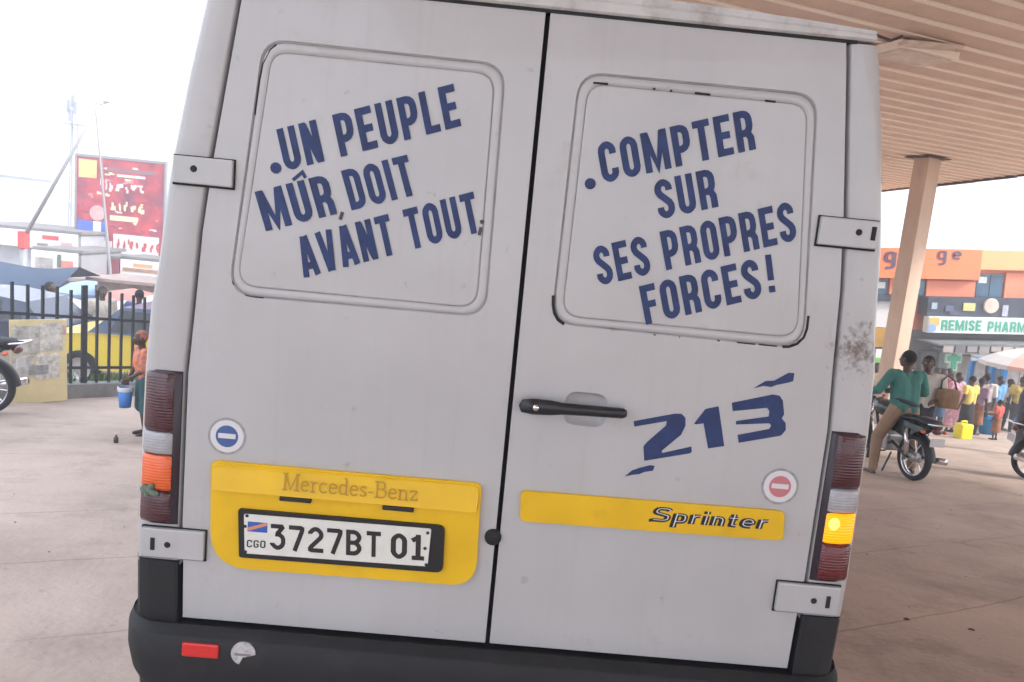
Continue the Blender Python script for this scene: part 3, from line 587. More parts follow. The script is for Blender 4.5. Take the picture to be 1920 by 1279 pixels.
# ------------------------------------------------------------------ canopy
CEIL = 4.6
TAN = mat('tan_ceiling', (.7, .52, .41), .6, var=.14, vscale=1.2, dirt=((.36, .25, .19), 1.6, .58, .5))
TANL = mat('pale_ceiling_lip', (.95, .83, .7), .55)
BRN = mat('brown_trim', (.09, .055, .045), .6, var=.4, vscale=3)
can = empty('canopy', (10.3, 17, gz(17))); tag(can, 'tan filling station canopy with slatted ceiling on a square column', 'canopy')
def rel(o, root): o.location = -root.location; return o
ang = radians(20); cu, su = cos(ang), sin(ang); P = .46
XL, XR = -1.9, 13.7
for k in range(-22, 43):
    v0, v1 = k * P, k * P + P * .78
    def at(x, v): u = (x + v * su) / cu; return Vector((x, u * su + v * cu, 0))
    a, b, c, d = at(XL, v0), at(XR, v0), at(XR, v1), at(XL, v1); e, f2 = at(XR, v1 + P * .14), at(XL, v1 + P * .14)
    jz = random.uniform(-.006, .006); z0 = CEIL + jz
    vv = [(*q.xy, z0) for q in (a, b, c, d)] + [(*q.xy, z0 + .05) for q in (a, b, c, d)]
    rel(mesh('ceiling_plank', vv, [(3, 2, 1, 0), (4, 5, 6, 7), (0, 1, 5, 4), (1, 2, 6, 5), (2, 3, 7, 6), (3, 0, 4, 7)], TAN, can), can)
    q0 = [c, d]; w1 = at(XR, v1 + .012); w2 = at(XL, v1 + .012); w3 = at(XR, v1 + .088); w4 = at(XL, v1 + .088)
    vv = [(*q.xy, CEIL - .022) for q in (w2, w1, w3, w4)] + [(*q.xy, CEIL + .05) for q in (w2, w1, w3, w4)]
    rel(mesh('ceiling_lip', vv, [(3, 2, 1, 0), (0, 1, 5, 4), (1, 2, 6, 5), (2, 3, 7, 6), (3, 0, 4, 7)], TANL, can), can)
def at(x, v): u = (x + v * su) / cu; return Vector((x, u * su + v * cu, 0))
na, nb, fa, fb = at(XL, -22 * P), at(XR, -22 * P), at(XL, 43 * P), at(XR, 43 * P)
rel(mesh('roof_deck', [(*q.xy, z) for z in (CEIL + .09, CEIL + .5) for q in (na, nb, fb, fa)], [(3, 2, 1, 0), (4, 5, 6, 7), (0, 1, 5, 4), (1, 2, 6, 5), (2, 3, 7, 6), (3, 0, 4, 7)], TAN, can), can)
y = nb.y; i = 0
while y < fb.y - .1:                            # broken dark edge trim along the right side
    ln = random.uniform(1.2, 2.6)
    rel(MB().box(XR - .02, XR + .06, y, min(y + ln - .06, fb.y), CEIL - random.uniform(.05, .09), CEIL + .5).build('edge_trim', BRN, can), can); y += ln
rel(MB().box(XL - .06, XL + .02, na.y, fa.y, CEIL - .06, CEIL + .5).build('edge_trim', BRN, can), can)
COLM = mat('column_paint', (.6, .44, .33), .6, var=.12, vscale=2.5, dirt=((.35, .24, .17), 3, .57, .6), stretch=(1, 1, .3))
cm = MB().box(-.25, .25, -.2, .2, 0, CEIL + .02 - gz(17) + .3, .012).xf(Matrix.Translation((0, 0, -.3)) @ Matrix.Rotation(radians(28), 4, 'Z')).build('column', COLM, can)
MB().box(-.40, .40, -.34, .34, CEIL - gz(17) - .06, CEIL - gz(17) - .035, .01).xf(Matrix.Rotation(radians(20), 4, 'Z')).build('column_collar', BRN, can)
MB().tube([(.31, .05, -.2), (.31, .05, 4.6 - gz(17))], .055, 10).build('drain_pipe', mat('grey_pipe', (.4, .36, .33), .6, var=.2, vscale=4), can, True)
# damaged lamp under the ceiling
lm = empty('ceiling_lamp', (5.0, 8.1, CEIL - .02), radians(20)); tag(lm, 'square pale lamp housing hanging loose under the tan ceiling', 'lamp')
MB().box(-.5, .5, -.3, .3, -.10, -.004, .015).build('housing', TANL, lm); MB().box(-.56, .2, .31, .36, -.07, -.004, .01).build('burnt_edge', BRN, lm); MB().box(-.44, .44, -.24, .24, -.118, -.102, .006).build('diffuser', mat('dusty_diffuser', (.72, .6, .5), .5, var=.2, vscale=5), lm)
MB().box(-.62, .3, -.52, -.34, -.06, -.02, .01).xf(Matrix.Rotation(radians(-6), 4, 'Y')).build('loose_flap', mat('loose_flap', (.66, .54, .45), .6, var=.2, vscale=5), lm)
MB().tube([(-.62, -.4, -.02), (-.75, -.36, -.09), (-.9, -.3, -.05), (-1.05, -.28, -.012)], .018, 6).build('cable', BRN, lm)

# ------------------------------------------------------------------ people
def remeshed(name, mb, m, parent, vox, smooth_it=2):
    me = bpy.data.meshes.new('tmp'); me.from_pydata([tuple(a) for a in mb.v], [], mb.f); me.update()
    o = bpy.data.objects.new('tmp', me); COL.objects.link(o)
    md = o.modifiers.new('r', 'REMESH'); md.mode = 'VOXEL'; md.voxel_size = vox; md.use_smooth_shade = True
    if smooth_it: ms = o.modifiers.new('s', 'SMOOTH'); ms.factor = .5; ms.iterations = smooth_it
    dg = bpy.context.evaluated_depsgraph_get(); ev = o.evaluated_get(dg); me2 = bpy.data.meshes.new_from_object(ev); me2.name = name
    bpy.data.objects.remove(o); bpy.data.meshes.remove(me); me2.materials.clear()
    return link(name, me2, m, parent, True)
SKIN = mat('dark_skin', (.075, .04, .026), .5, var=.12, vscale=8); HAIR = mat('black_hair', (.008, .007, .007), .85, bump=.6, bscale=90)
EYE = mat('eye_white', (.5, .48, .45), .4); SHOE = mat('dark_shoe', (.03, .022, .02), .5)
def person(label, loc, rz, H=1.7, shirt=None, lower=None, skirt=None, dress=None, armL=None, armR=None, legL=None, legR=None, lean=0., turn=0., sleeve=1., group=None, vox=.011, hair=HAIR, shoe=SHOE):
    # local frame: facing -y, left arm at +x; joints in fractions of H
    p = empty('person', loc, rz); tag(p, label, 'person', group)
    s = H
    def V(x, y, z): return Vector((x * s, y * s, z * s))
    hip = V(0, 0, .52); ch = V(0, -lean, .72); nk = V(0, -lean * 1.25, .835); hd_ = nk + V(0, -.012 - lean * .1, .085)
    aL = armL or [(.125, 0, .80), (.15, .02, .63), (.145, -.04, .485)]; aR = armR or [(-.125, 0, .80), (-.15, .02, .63), (-.145, -.04, .485)]
    lL = legL or [(.052, 0, .51), (.058, -.012, .285), (.058, .012, .045)]; lR = legR or [(-.052, 0, .51), (-.058, -.012, .285), (-.058, .012, .045)]
    off = V(0, -lean * 1.1, 0)
    def arms(A): q = [V(*a) for a in A]; q[0] = q[0] + off; return q
    aL = arms(aL); aR = arms(aR); lL = [V(*a) for a in lL]; lR = [V(*a) for a in lR]
    b = MB()
    for sx in (-1, 1):
        b.cap(hip + V(sx * .035, 0, .0), ch + V(sx * .04, 0, 0), .058 * s, .062 * s); b.cap(ch + V(sx * .04, 0, 0), ch + V(sx * .075, 0, .07), .058 * s, .042 * s)
    b.cap(ch, nk, .05 * s, .032 * s); b.cap(nk, hd_, .032 * s, .034 * s)
    R = Matrix.Rotation(turn, 3, 'Z')
    hb = MB(); hb.ell((0, 0, 0), .047 * s, .058 * s, .066 * s); hb.cap((0, -.03 * s, -.035 * s), (0, -.034 * s, -.045 * s), .026 * s, .02 * s)
    hb.cap((0, -.056 * s, .0), (0, -.066 * s, -.016 * s), .006 * s, .010 * s, 6, 2)
    for sx in (-1, 1): hb.cap((sx * .046 * s, .004 * s, .008 * s), (sx * .05 * s, .008 * s, -.012 * s), .010 * s, .008 * s, 6, 2)
    hb.cap((-.012 * s, -.056 * s, -.033 * s), (.012 * s, -.056 * s, -.033 * s), .006 * s, .006 * s, 6, 2)
    b.add([hd_ + R @ a for a in hb.v], hb.f)
    for q, sx in ((aL, 1), (aR, -1)):
        b.cap(q[0], q[1], .029 * s, .023 * s); b.cap(q[1], q[2], .023 * s, .016 * s)
        d = (q[2] - q[1]).normalized(); side = d.cross(Vector((1, 0, 0))); side = side.normalized() if side.length > .2 else Vector((0, 1, 0)); nr = d.cross(side).normalized()
        pm = q[2] + d * .035 * s; b.cap(q[2], pm + side * .01 * s, .016 * s, .014 * s); b.cap(q[2], pm - side * .01 * s, .015 * s, .014 * s)
        for i, (o_, ln) in enumerate(((.018, .036), (.006, .044), (-.006, .042), (-.017, .033))):
            base = pm + side * o_ * s + d * .008 * s; mid = base + d * ln * .6 * s; tip = mid + d * ln * .3 * s - nr * sx * ln * .5 * s
            b.cap(base, mid, .0062 * s, .0058 * s, 6, 2); b.cap(mid, tip, .0058 * s, .005 * s, 6, 2)
        tb = q[2] + side * .016 * s + d * .012 * s; b.cap(tb, tb + side * .018 * s + d * .02 * s, .008 * s, .006 * s, 6, 2)
    for q in (lL, lR):
        b.cap(q[0], q[1], .052 * s, .034 * s); b.cap(q[1], q[2], .034 * s, .020 * s)
        b.cap(q[2] + V(0, .01, -.02), q[2] + V(0, -.085, -.03), .021 * s, .014 * s)
    bo = remeshed('body', b, SKIN, p, vox * .8)
    hh = MB(); hh.ell((0, .008 * s, .014 * s), .051 * s, .058 * s, .060 * s); hh.v = [hd_ + R @ a for a in hh.v if True]
    hh2 = MB().add(hh.v, hh.f); ho = hh2.build('hair', hair, p, True)
    bm = bmesh.new(); bm.from_mesh(ho.data)          # hairline: cut the face free
    Ri = R.inverted()
    dl = [v for v in bm.verts if (Ri @ (v.co - hd_)).y < -.018 * s and (Ri @ (v.co - hd_)).z < .034 * s or (Ri @ (v.co - hd_)).z < -.035 * s]
    bmesh.ops.delete(bm, geom=dl, context='VERTS'); bm.to_mesh(ho.data); bm.free()
    for sx in (-1, 1): e = MB().ell((0, 0, 0), .006 * s, .004 * s, .004 * s, 8, 5); e.v = [hd_ + R @ (a + Vector((sx * .018 * s, -.053 * s, .006 * s))) for a in e.v]; e.build('eye', EYE, p, True)
    if shirt:
        c = MB(); k = .012
        for sx in (-1, 1):
            c.cap(hip + V(sx * .038, 0, .035), ch + V(sx * .042, 0, 0), (.062 + k) * s, (.064 + k) * s); c.cap(ch + V(sx * .042, 0, 0), ch + V(sx * .08, 0, .07), (.058 + k) * s, (.040 + k) * s)
        c.cap(ch, ch.lerp(nk, .75), .055 * s, .038 * s)
        for q in (aL, aR):
            c.cap(q[0], q[0].lerp(q[1], min(1, sleeve)), .043 * s, .036 * s)
            if sleeve > 1: c.cap(q[1], q[1].lerp(q[2], sleeve - 1), .036 * s, .026 * s)
        remeshed('shirt', c, shirt, p, vox)
    if lower:
        c = MB()
        for q in (lL, lR): c.cap(q[0] + V(0, 0, .02), q[1], .064 * s, .046 * s); c.cap(q[1], q[2] + V(0, 0, .02), .046 * s, .034 * s)
        c.cap(hip + V(-.03, 0, .02), hip + V(.03, 0, .02), .068 * s, .068 * s); remeshed('trousers', c, lower, p, vox)
    if skirt or dress:
        m2 = skirt or dress; z1 = .60 if skirt else .80; n = 18; rings = [(z1, .075 if skirt else .06)] + ([(.72, .085), (.6, .078)] if dress else []) + [(.52, .095), (.4, .1), (.26, .105), (.10 if dress else .2, .115)]
        v = []
        for (z, r) in rings:
            for j in range(n):
                t = 2 * pi * j / n; rr = r * (1 + (.08 * sin(5 * t + z * 9) if z < .5 else 0)); v.append(V(rr * cos(t) * 1.15, rr * .85 * sin(t) - lean * max(0, (z - .52) / .3), z))
        mesh('dress' if dress else 'skirt', v, [(i * n + j, i * n + (j + 1) % n, (i + 1) * n + (j + 1) % n, (i + 1) * n + j) for i in range(len(rings) - 1) for j in range(n)], m2, p, True)
    c = MB()
    for q in (lL, lR): c.cap(q[2] + V(0, .012, -.022), q[2] + V(0, -.088, -.03), .024 * s, .0165 * s)
    for i, q in enumerate((lL, lR)):
        c = MB().cap(q[2] + V(0, .012, -.022), q[2] + V(0, -.088, -.028), .0235 * s, .017 * s); c.build('shoe', shoe, p, True)
    return p

# ------------------------------------------------------------------ motorcycles
def motorcycle(label, loc, rz, paint, seat_m=None, plate=True):
    r = empty('motorcycle', loc, rz); tag(r, label, 'motorcycle')        # rear axle over the origin, forward +x
    R = .305
    def wh(x):
        t = MB().lathe([(R * .80, -.035), (R * .9, -.05), (R * .98, -.03), (R, 0), (R * .98, .03), (R * .9, .05), (R * .80, .035)], 'y', 36, (x, 0, R)).build('wheel', TYRE, r, True)
        MB().lathe([(R * .74, -.02), (R * .82, -.036), (R * .82, .036), (R * .74, .02), (R * .74, -.02)], 'y', 32, (x, 0, R)).build('rim', CHROME, t, True)
        MB().lathe([(.0, -.06), (.055, -.06), (.06, 0), (.055, .06), (0, .06)], 'y', 16, (x, 0, R)).build('hub', STEEL, t, True)
        for k in range(10):
            a = 2 * pi * k / 10; s = 1 if k % 2 else -1
            MB().tube([(x + .04 * cos(a), s * .035, R + .04 * sin(a)), (x + R * .78 * cos(a + .12), 0, R + R * .78 * sin(a + .12))], .006, 5).build('spoke', CHROME, t)
        return t
    wh(0); wh(1.26)
    def fender(x, a0, a1, m, w=.06):
        v = []; n = 12
        for i in range(n + 1):
            t = a0 + (a1 - a0) * i / n
            for (yy, q) in ((-w, R + .02), (-w * .6, R + .045), (w * .6, R + .045), (w, R + .02)): v.append((x + q * cos(t), yy, R + q * sin(t)))
        mesh('fender', v, [(i * 4 + j, i * 4 + j + 1, i * 4 + j + 5, i * 4 + j + 4) for i in range(n) for j in range(3)], m, r, True)
    fender(0, radians(45), radians(175), BLACK); fender(1.26, radians(20), radians(140), paint)
    MB().tube([(0, .1, R), (.35, .1, .42), (.55, .08, .30)], .02).tube([(0, -.1, R), (.35, -.1, .42), (.55, -.08, .30)], .02).tube([(1.02, 0, .88), (.8, 0, .72), (.3, 0, .70), (-.25, 0, .76)], .025).tube([(.95, 0, .80), (.75, 0, .34), (.45, 0, .28)], .022).build('frame', BLACK, r)
    MB().box(.42, .72, -.12, .12, .26, .50, .03).box(.55, .70, -.08, .08, .48, .66, .02).build('engine', STEEL, r)
    tk = MB().ell((.72, 0, .80), .24, .14, .12, 16, 10).cap((.6, 0, .78), (.85, 0, .82), .11, .11).build('fuel_tank', paint, r, True)
    sm = seat_m or mat('seat_vinyl', (.012, .014, .018), .5)
    v = []; n = 8; pr = [(-.30, .80, .09), (-.28, .86, .11), (-.05, .86, .13), (.15, .83, .135), (.4, .80, .12), (.52, .82, .08)]
    for (x, z, w_) in pr:
        for j in range(n): t = 2 * pi * j / n; v.append((x, w_ * cos(t), z - .03 + .045 * sin(t)))
    mesh('seat', v, [(i * n + j, i * n + (j + 1) % n, (i + 1) * n + (j + 1) % n, (i + 1) * n + j) for i in range(len(pr) - 1) for j in range(n)] + [tuple(range(n)), tuple(range(len(v) - n, len(v)))], sm, r, True, True)
    for s in (-1, 1):
        mesh('side_panel', [(-.2, s * .11, .78), (.3, s * .12, .76), (.36, s * .13, .58), (.1, s * .13, .55), (-.2, s * .08, .74), (-.2, s * .1, .78), (.3, s * .105, .76), (.36, s * .115, .58), (.1, s * .115, .55), (-.2, s * .07, .74)], [(0, 1, 2, 3, 4), (5, 6, 7, 8, 9), (0, 1, 6, 5), (1, 2, 7, 6), (2, 3, 8, 7), (3, 4, 9, 8), (4, 0, 5, 9)], paint, r, recalc=True)
        MB().tube([(1.26, s * .09, R), (1.04, s * .09, .88)], [.018, .022]).build('fork', CHROME, r, True)
        MB().tube([(.0, s * .13, .34), (.06, s * .13, .68)], .03).build('shock_absorber', CHROME, r, True)
        MB().tube([(1.02, 0, .98), (1.0, s * .15, 1.02), (.9, s * .36, 1.05)], .013).build('handlebar', BLACK, r, True)
        MB().tube([(.98, s * .22, 1.04), (1.02, s * .28, 1.22)], .006).box(1.0, 1.02, s * .28 - .05, s * .28 + .05, 1.2, 1.27, .008).build('mirror', BLACK, r)
        MB().ell((-.27, s * .15, .72), .03, .03, .025).build('indicator', ORL, r, True); MB().ell((1.1, s * .2, .9), .03, .03, .025).build('indicator', ORL, r, True)
    MB().tube([(.55, -.14, .3), (.3, -.15, .24), (-.05, -.16, .3), (-.35, -.17, .36)], [.022, .03, .045, .045], 10).build('exhaust', CHROME, r, True)
    MB().lathe([(0, .07), (.06, .065), (.085, .03), (.08, -.02), (.04, -.08), (0, -.085)], 'x', 18, (1.12, 0, .90)).build('headlight', GREYL, r, True)
    MB().ell((-.33, 0, .745), .04, .075, .045).build('tail_lamp', REDL2, r, True)
    if plate: MB().box(-.37, -.36, -.1, .1, .55, .66, .003).build('number_plate', STW, r)
    MB().tube([(-.28, -.1, .82), (-.42, -.1, .84), (-.42, .1, .84), (-.28, .1, .82)], .011).build('grab_rail', CHROME, r)
    MB().tube([(.4, -.14, .27), (.4, -.3, .26)], .012).tube([(.4, .14, .27), (.4, .3, .26)], .012).build('footrest', BLACK, r)
    MB().tube([(.3, .12, .28), (.26, .24, .02)], .012).build('side_stand', BLACK, r)
    return r
BK1 = mat('teal_black_paint', (.012, .03, .03), .25, coat=.6); BK2 = mat('silver_paint', (.4, .41, .42), .3, .3, coat=.4); BK3 = mat('dark_teal_paint', (.01, .04, .055), .3, coat=.5); BK4 = mat('maroon_paint', (.2, .02, .03), .3, coat=.5)
hA = radians(97)
mA = motorcycle('dark motorcycle the rider in the green shirt stands astride', (5.56, 7.4, gz(7.4)), hA, BK1)
motorcycle('silver motorcycle half hidden behind the van and the rider', (6.3, 10.9, gz(10.9)), radians(-100), BK2)
motorcycle('motorcycle cut off by the left edge beside the cream board', (-5.63, 6.05, gz(6.05)), radians(188), BK3)
motorcycle('motorcycle cut off by the right edge, wire wheel showing', (7.95, 8.45, gz(8.45)), radians(-8), BK4)

# ------------------------------------------------------------------ rider and the people on the right
GRN = mat('green_shirt', (.05, .2, .17), .8, var=.2, vscale=7, bump=.3, bscale=16); TANT = mat('tan_trousers', (.3, .2, .13), .85, var=.2, vscale=6, bump=.3, bscale=14)
hd2 = Vector((cos(hA), sin(hA), 0)); seat = Vector((5.56, 7.4, 0)) + hd2 * .38
rid_rz = hA + pi / 2
rp = person('person in green shirt and tan trousers astride the dark motorcycle', (seat.x - .02, seat.y - .06, gz(seat.y - .1)), rid_rz, 1.72, GRN, TANT,
    armL=[(.125, 0, .80), (.20, -.06, .66), (.21, -.20, .62)], armR=[(-.125, 0, .80), (-.20, -.06, .66), (-.21, -.20, .62)],
    legL=[(.06, 0, .51), (.15, -.05, .285), (.165, -.02, .02)], legR=[(-.06, 0, .51), (-.15, -.05, .285), (-.165, -.02, .05)], lean=.03, turn=.35, sleeve=1.7)
MB().tube([(.16 * cos(t) * 1.0, .13 * sin(t), 1.02 + .04 * cos(t)) for t in [2 * pi * i / 16 for i in range(16)]], .028, 6, closed=True).build('waist_strap', mat('dark_strap', (.03, .025, .04), .7), rp, True)
WSH = mat('white_shirt', (.6, .58, .54), .8, var=.08, vscale=6, bump=.3, bscale=15); DKT = mat('dark_trousers', (.03, .03, .04), .85, var=.2, vscale=6)
person('person in white shirt standing behind the rider', (6.78, 9.5, gz(9.5)), radians(-35), 1.74, WSH, DKT, armL=[(.125, 0, .80), (.17, -.02, .64), (.10, -.13, .60)], sleeve=.7)
bg_ = empty('shoulder_bag', (7.0, 9.22, gz(9.2) + .92)); tag(bg_, 'brown bag held against the white shirted person', 'bag')
MB().box(-.15, .15, -.09, .09, 0, .3, .04).build('pouch', mat('brown_bag', (.2, .11, .05), .6, var=.4, vscale=9), bg_, True); MB().tube([(-.13, 0, .28), (-.1, .05, .42), (.02, .1, .5), (.1, .05, .42), (.13, 0, .28)], .014, 6).build('strap', SHOE, bg_, True)
PNK = mat('pink_cloth', (.6, .33, .4), .85, var=.55, vscale=11); YTS = mat('yellow_top', (.7, .55, .13), .8, var=.15, vscale=8); BSK = mat('black_skirt', (.025, .025, .032), .85, var=.3, vscale=8)
person('person in long pink and white dress behind the rider', (11.78, 16.5, gz(16.5)), radians(20), 1.58, PNK, None, None, PNK, sleeve=.8, vox=.016)
person('person in yellow top and black skirt behind the yellow jerrycan', (11.55, 15.6, gz(15.6)), radians(200), 1.52, YTS, None, BSK, sleeve=.5, vox=.016)
person('person in white shirt and dark trousers left of the blue stall', (12.85, 17, gz(17)), radians(150), 1.62, WSH, DKT, sleeve=.9, vox=.016)
person('person in navy shirt far behind the pink dress', (12.35, 18.4, gz(18.4)), radians(10), 1.68, mat('navy_shirt', (.03, .05, .13), .8), DKT, sleeve=.8, vox=.018)
person('vendor in pale shirt inside the blue framed stall', (14.75, 19.9, gz(19.9)), radians(15), 1.6, mat('pale_shirt', (.5, .42, .38), .8, var=.2, vscale=6), mat('teal_trousers', (.03, .12, .16), .8), sleeve=.9, vox=.018)
person('person in yellow and dark clothes cut off by the right edge', (10.3, 12.0, gz(12)), radians(60), 1.62, mat('dark_yellow_print', (.06, .06, .1), .8, var=.6, vscale=5), DKT, sleeve=1.2, vox=.014)
CROWD = [(12.05, 17.6, 1.66, (.22, .03, .04), 'maroon shirt', 'just right of the pink dress'), (13.25, 19.3, 1.7, (.5, .5, .52), 'light grey shirt', 'behind the white shirt'), (13.75, 19.6, 1.6, (.55, .22, .06), 'orange shirt', 'left of the stall vendor'), (11.3, 17.9, 1.68, (.1, .2, .12), 'dark green shirt', 'behind the shoulder bag'), (12.7, 20.2, 1.64, (.3, .4, .6), 'pale blue shirt', 'far back among the tables'), (14.2, 21.2, 1.72, (.06, .06, .07), 'black shirt', 'under the awning'), (15.6, 18.2, 1.62, (.5, .12, .2), 'raspberry top', 'before the stall counter'), (10.75, 18.6, 1.66, (.6, .55, .4), 'cream top', 'farthest left in the market crowd'), (13.9, 18.0, 1.6, (.12, .3, .55), 'bright blue top', 'right behind the blue tub'), (14.9, 19.0, 1.55, (.6, .58, .55), 'off white top', 'right of the bright blue top'), (12.25, 16.3, 1.5, (.3, .2, .3), 'mauve print top', 'between the yellow top and the white shirt'), (14.75, 18.3, 1.64, (.5, .38, .1), 'ochre top', 'at the near right stall post'), (12.05, 15.2, 1.0, (.5, .1, .08), 'red top', 'the smallest one, standing before the crowd')]
for i, (x, y, h, c, nm, wh_) in enumerate(CROWD):
    person(f'person in {nm} {wh_}', (x, y, gz(y)), radians(47 * i), h, mat('crowd_top', c, .85, var=.35, vscale=9), DKT if i % 2 else None, None if i % 2 else mat('wrap_skirt', random.choice([(.25, .1, .05), (.05, .1, .2), (.3, .25, .1)]), .85, var=.6, vscale=9), sleeve=.7, vox=.022, group='shoppers in the market crowd')
jc = empty('jerrycan', (11.02, 14.8, gz(14.8)), radians(15)); tag(jc, 'bright yellow plastic jerrycan standing on the ground', 'jerrycan')
YJ = mat('yellow_jerrycan', (.85, .72, .01), .45, var=.06, vscale=8)
MB().box(-.17, .17, -.12, .12, 0, .36, .035).build('body', YJ, jc, True); MB().tube([(-.1, 0, .34), (-.09, 0, .415), (.05, 0, .415), (.08, 0, .34)], .02, 8).build('handle', YJ, jc, True); MB().lathe([(0, .41), (.03, .41), (.032, .35)], 'z', 12, (.12, 0, 0)).build('cap', BLACK, jc)

# ------------------------------------------------------------------ blue stall, umbrella, bucket
BFR = mat('blue_paint', (.01, .24, .66), .5, var=.15, vscale=5)
st = empty('market_stall', (15.3, 20.2, gz(20.2))); tag(st, 'blue framed market stall with wares under the pale umbrella', 'stall')
zt = -.85 - gz(20.2)
for x in (-.5, .55):
    for y in (-.5, .5): MB().box(x - .065, x + .065, y - .065, y + .065, -.15, zt).build('post', BFR, st)
MB().box(-.58, .63, -.58, -.50, zt - .02, zt + .12).build('beam', BFR, st); MB().box(-.55, .6, -.5, .5, zt + .12, zt + .15).build('roof', BFR, st)
MB().box(-.52, .57, -.54, .5, .7, .76).build('counter', mat('worn_wood', (.3, .2, .12), .8, var=.3, vscale=6), st)
for i in range(7): MB().box(-.5 + i * .15, -.39 + i * .15, -.45, -.3, .76, .76 + random.uniform(.12, .34), .01).build('ware', mat('ware', random.choice([(.6, .58, .55), (.5, .1, .1), (.08, .25, .4), (.6, .45, .1), (.1, .1, .1)]), .6), st)
um = empty('market_umbrella', (15.6, 19.3, gz(19.3))); tag(um, 'white and salmon market umbrella above the blue stall', 'umbrella')
uh = -.45 - gz(19.3); n = 12
for i in range(n):
    a0, a1 = 2 * pi * i / n, 2 * pi * (i + 1) / n; v = []
    for (r, h) in ((.01, uh + .30), (.45, uh + .2), (.95, uh), (1.3, uh - .22), (1.3, uh - .34)): v += [(r * cos(a0), r * sin(a0), h), (r * cos(a1), r * sin(a1), h)]
    mesh('panel', v, [(k * 2, k * 2 + 1, k * 2 + 3, k * 2 + 2) for k in range(4)], mat('umbrella_salmon' if i % 3 == 1 else 'umbrella_white', (.7, .42, .34) if i % 3 == 1 else (.7, .67, .64), .8), um)
MB().tube([(0, 0, 0), (0, 0, uh + .3)], .025).build('pole', STEEL, um)
bk = empty('bucket', (13.05, 16.9, gz(16.9))); tag(bk, 'wide blue plastic tub on the ground before the stall', 'bucket')
MB().lathe([(0, .02), (.2, .02), (.27, .44), (.285, .45), (.27, .46), (.25, .44), (.19, .04), (0, .04)], 'z', 24).build('tub', mat('blue_tub', (.02, .28, .62), .4), bk, True)
MB().tube([(-.27, 0, .43), (-.2, 0, .6), (.2, 0, .6), (.27, 0, .43)], .008).build('handle', STEEL, bk)
for i, (x, y, c, nm) in enumerate(((12.2, 19.5, (.35, .3, .28), 'grey'), (13.4, 20.5, (.4, .16, .12), 'rust red'), (13.3, 18.9, (.16, .2, .14), 'dark green'))):
    tb = empty('market_table', (x, y, gz(y)), radians(10 * i)); tag(tb, f'{nm} topped market table among the shoppers', 'table')
    MB().box(-.5, .5, -.3, .3, .66, .71).build('top', mat('table_top', c, .8, var=.3, vscale=6), tb)
    for a in (-.45, .45):
        for b in (-.25, .25): MB().box(a - .02, a + .02, b - .02, b + .02, -.1, .66).build('leg', BRN, tb)
    for k in range(6): MB().box(-.45 + k * .15, -.34 + k * .15, -.2, .1, .71, .71 + random.uniform(.06, .25), .01).build('ware', mat('ware', random.choice([(.62, .6, .58), (.45, .08, .08), (.1, .2, .35), (.55, .4, .12)]), .7), tb)

# ------------------------------------------------------------------ orange building with the pharmacy
bd = empty('orange_building', (17, 25, 1)); bd.rotation_euler = (0, radians(-4.2), 0); tag(bd, 'two storey orange building with a green lettered pharmacy sign', 'building')
ORA = mat('orange_fascia', (.86, .25, .10), .6, var=.08, vscale=1.5); ORB = mat('pale_orange_fascia', (.9, .45, .2), .6, var=.08, vscale=1.5); ORW = mat('orange_wall', (.8, .27, .15), .7, var=.1, vscale=1.2, dirt=((.5, .15, .1), 2, .6, .4))
DKB = mat('dark_blue_panel', (.05, .06, .09), .6, var=.3, vscale=2); GRY = mat('grey_wall', (.2, .19, .19), .8, var=.2, vscale=2); SGN = mat('sign_white', (.75, .8, .77), .5, var=.05, vscale=3); SGG = mat('sign_green', (.05, .4, .25), .5)
BWIN = mat('blue_window', (.04, .12, .2), .12, coat=.5, var=.5, vscale=1.5); FRM = mat('window_frame', (.25, .25, .27), .6)
def B(name, m, x0, x1, z0, z1, y0, y1, par=bd, bev=0): return MB().box(x0, x1, y0, y1, z0, z1, bev).build(name, m, par)
B('wall', ORW, -3.6, 9, -1.28, .64, .15, 7); B('lower_wall', GRY, -3.6, 9, -5.6, -1.28, .2, 7); B('roof', ORB, -3.6, 9, .64, 1.55, .2, 7)
B('fascia', ORA, -3.6, .185, .64, 1.72, -.25, .2); B('fascia', ORB, .19, 9, 1.01, 1.71, -.2, .2); B('wall_band', ORW, .19, 9, .87, 1.01, .1, .2)
for (x0, x1, z0, z1) in ((-1.57, .21, 0, .62), (-2.93, -2.30, .04, .62), (1.3, 3.2, -.03, .9)): B('wall_panel', ORW, x0, x1, z0, z1, -.02, .149)
B('wall_panel_trim', mat('dark_orange', (.5, .08, .05), .7), -1.6, .22, .56, .638, -.05, .14)
def window(x0, x1, z0, z1, panes):
    f = B('window', FRM, x0, x1, z0, z1, .08, .149)
    wdt = (x1 - x0 - .05) / panes
    for i in range(panes): B('pane', BWIN, x0 + .05 + i * wdt, x0 + i * wdt + wdt - .0, z0 + .05, z1 - .05, .05, .079, f)
    B('pane_reflection', SGN, x0 + .1, x0 + .1 + wdt * .6, z1 - .35, z1 - .12, .035, .049, f)  # white patch laid on the glass as a painted reflection
window(-3.45, -2.94, -.17, .59, 1); window(-2.28, -1.59, -.11, .61, 1); window(.25, 1.28, -.09, .86, 2); window(3.3, 4.3, -.09, .86, 2)
B('balcony', DKB, -1.74, 9, -.69, -.005, -.5, .148); B('balcony', DKB, -3.6, -2.3, -.21, -.0, -.3, .148)
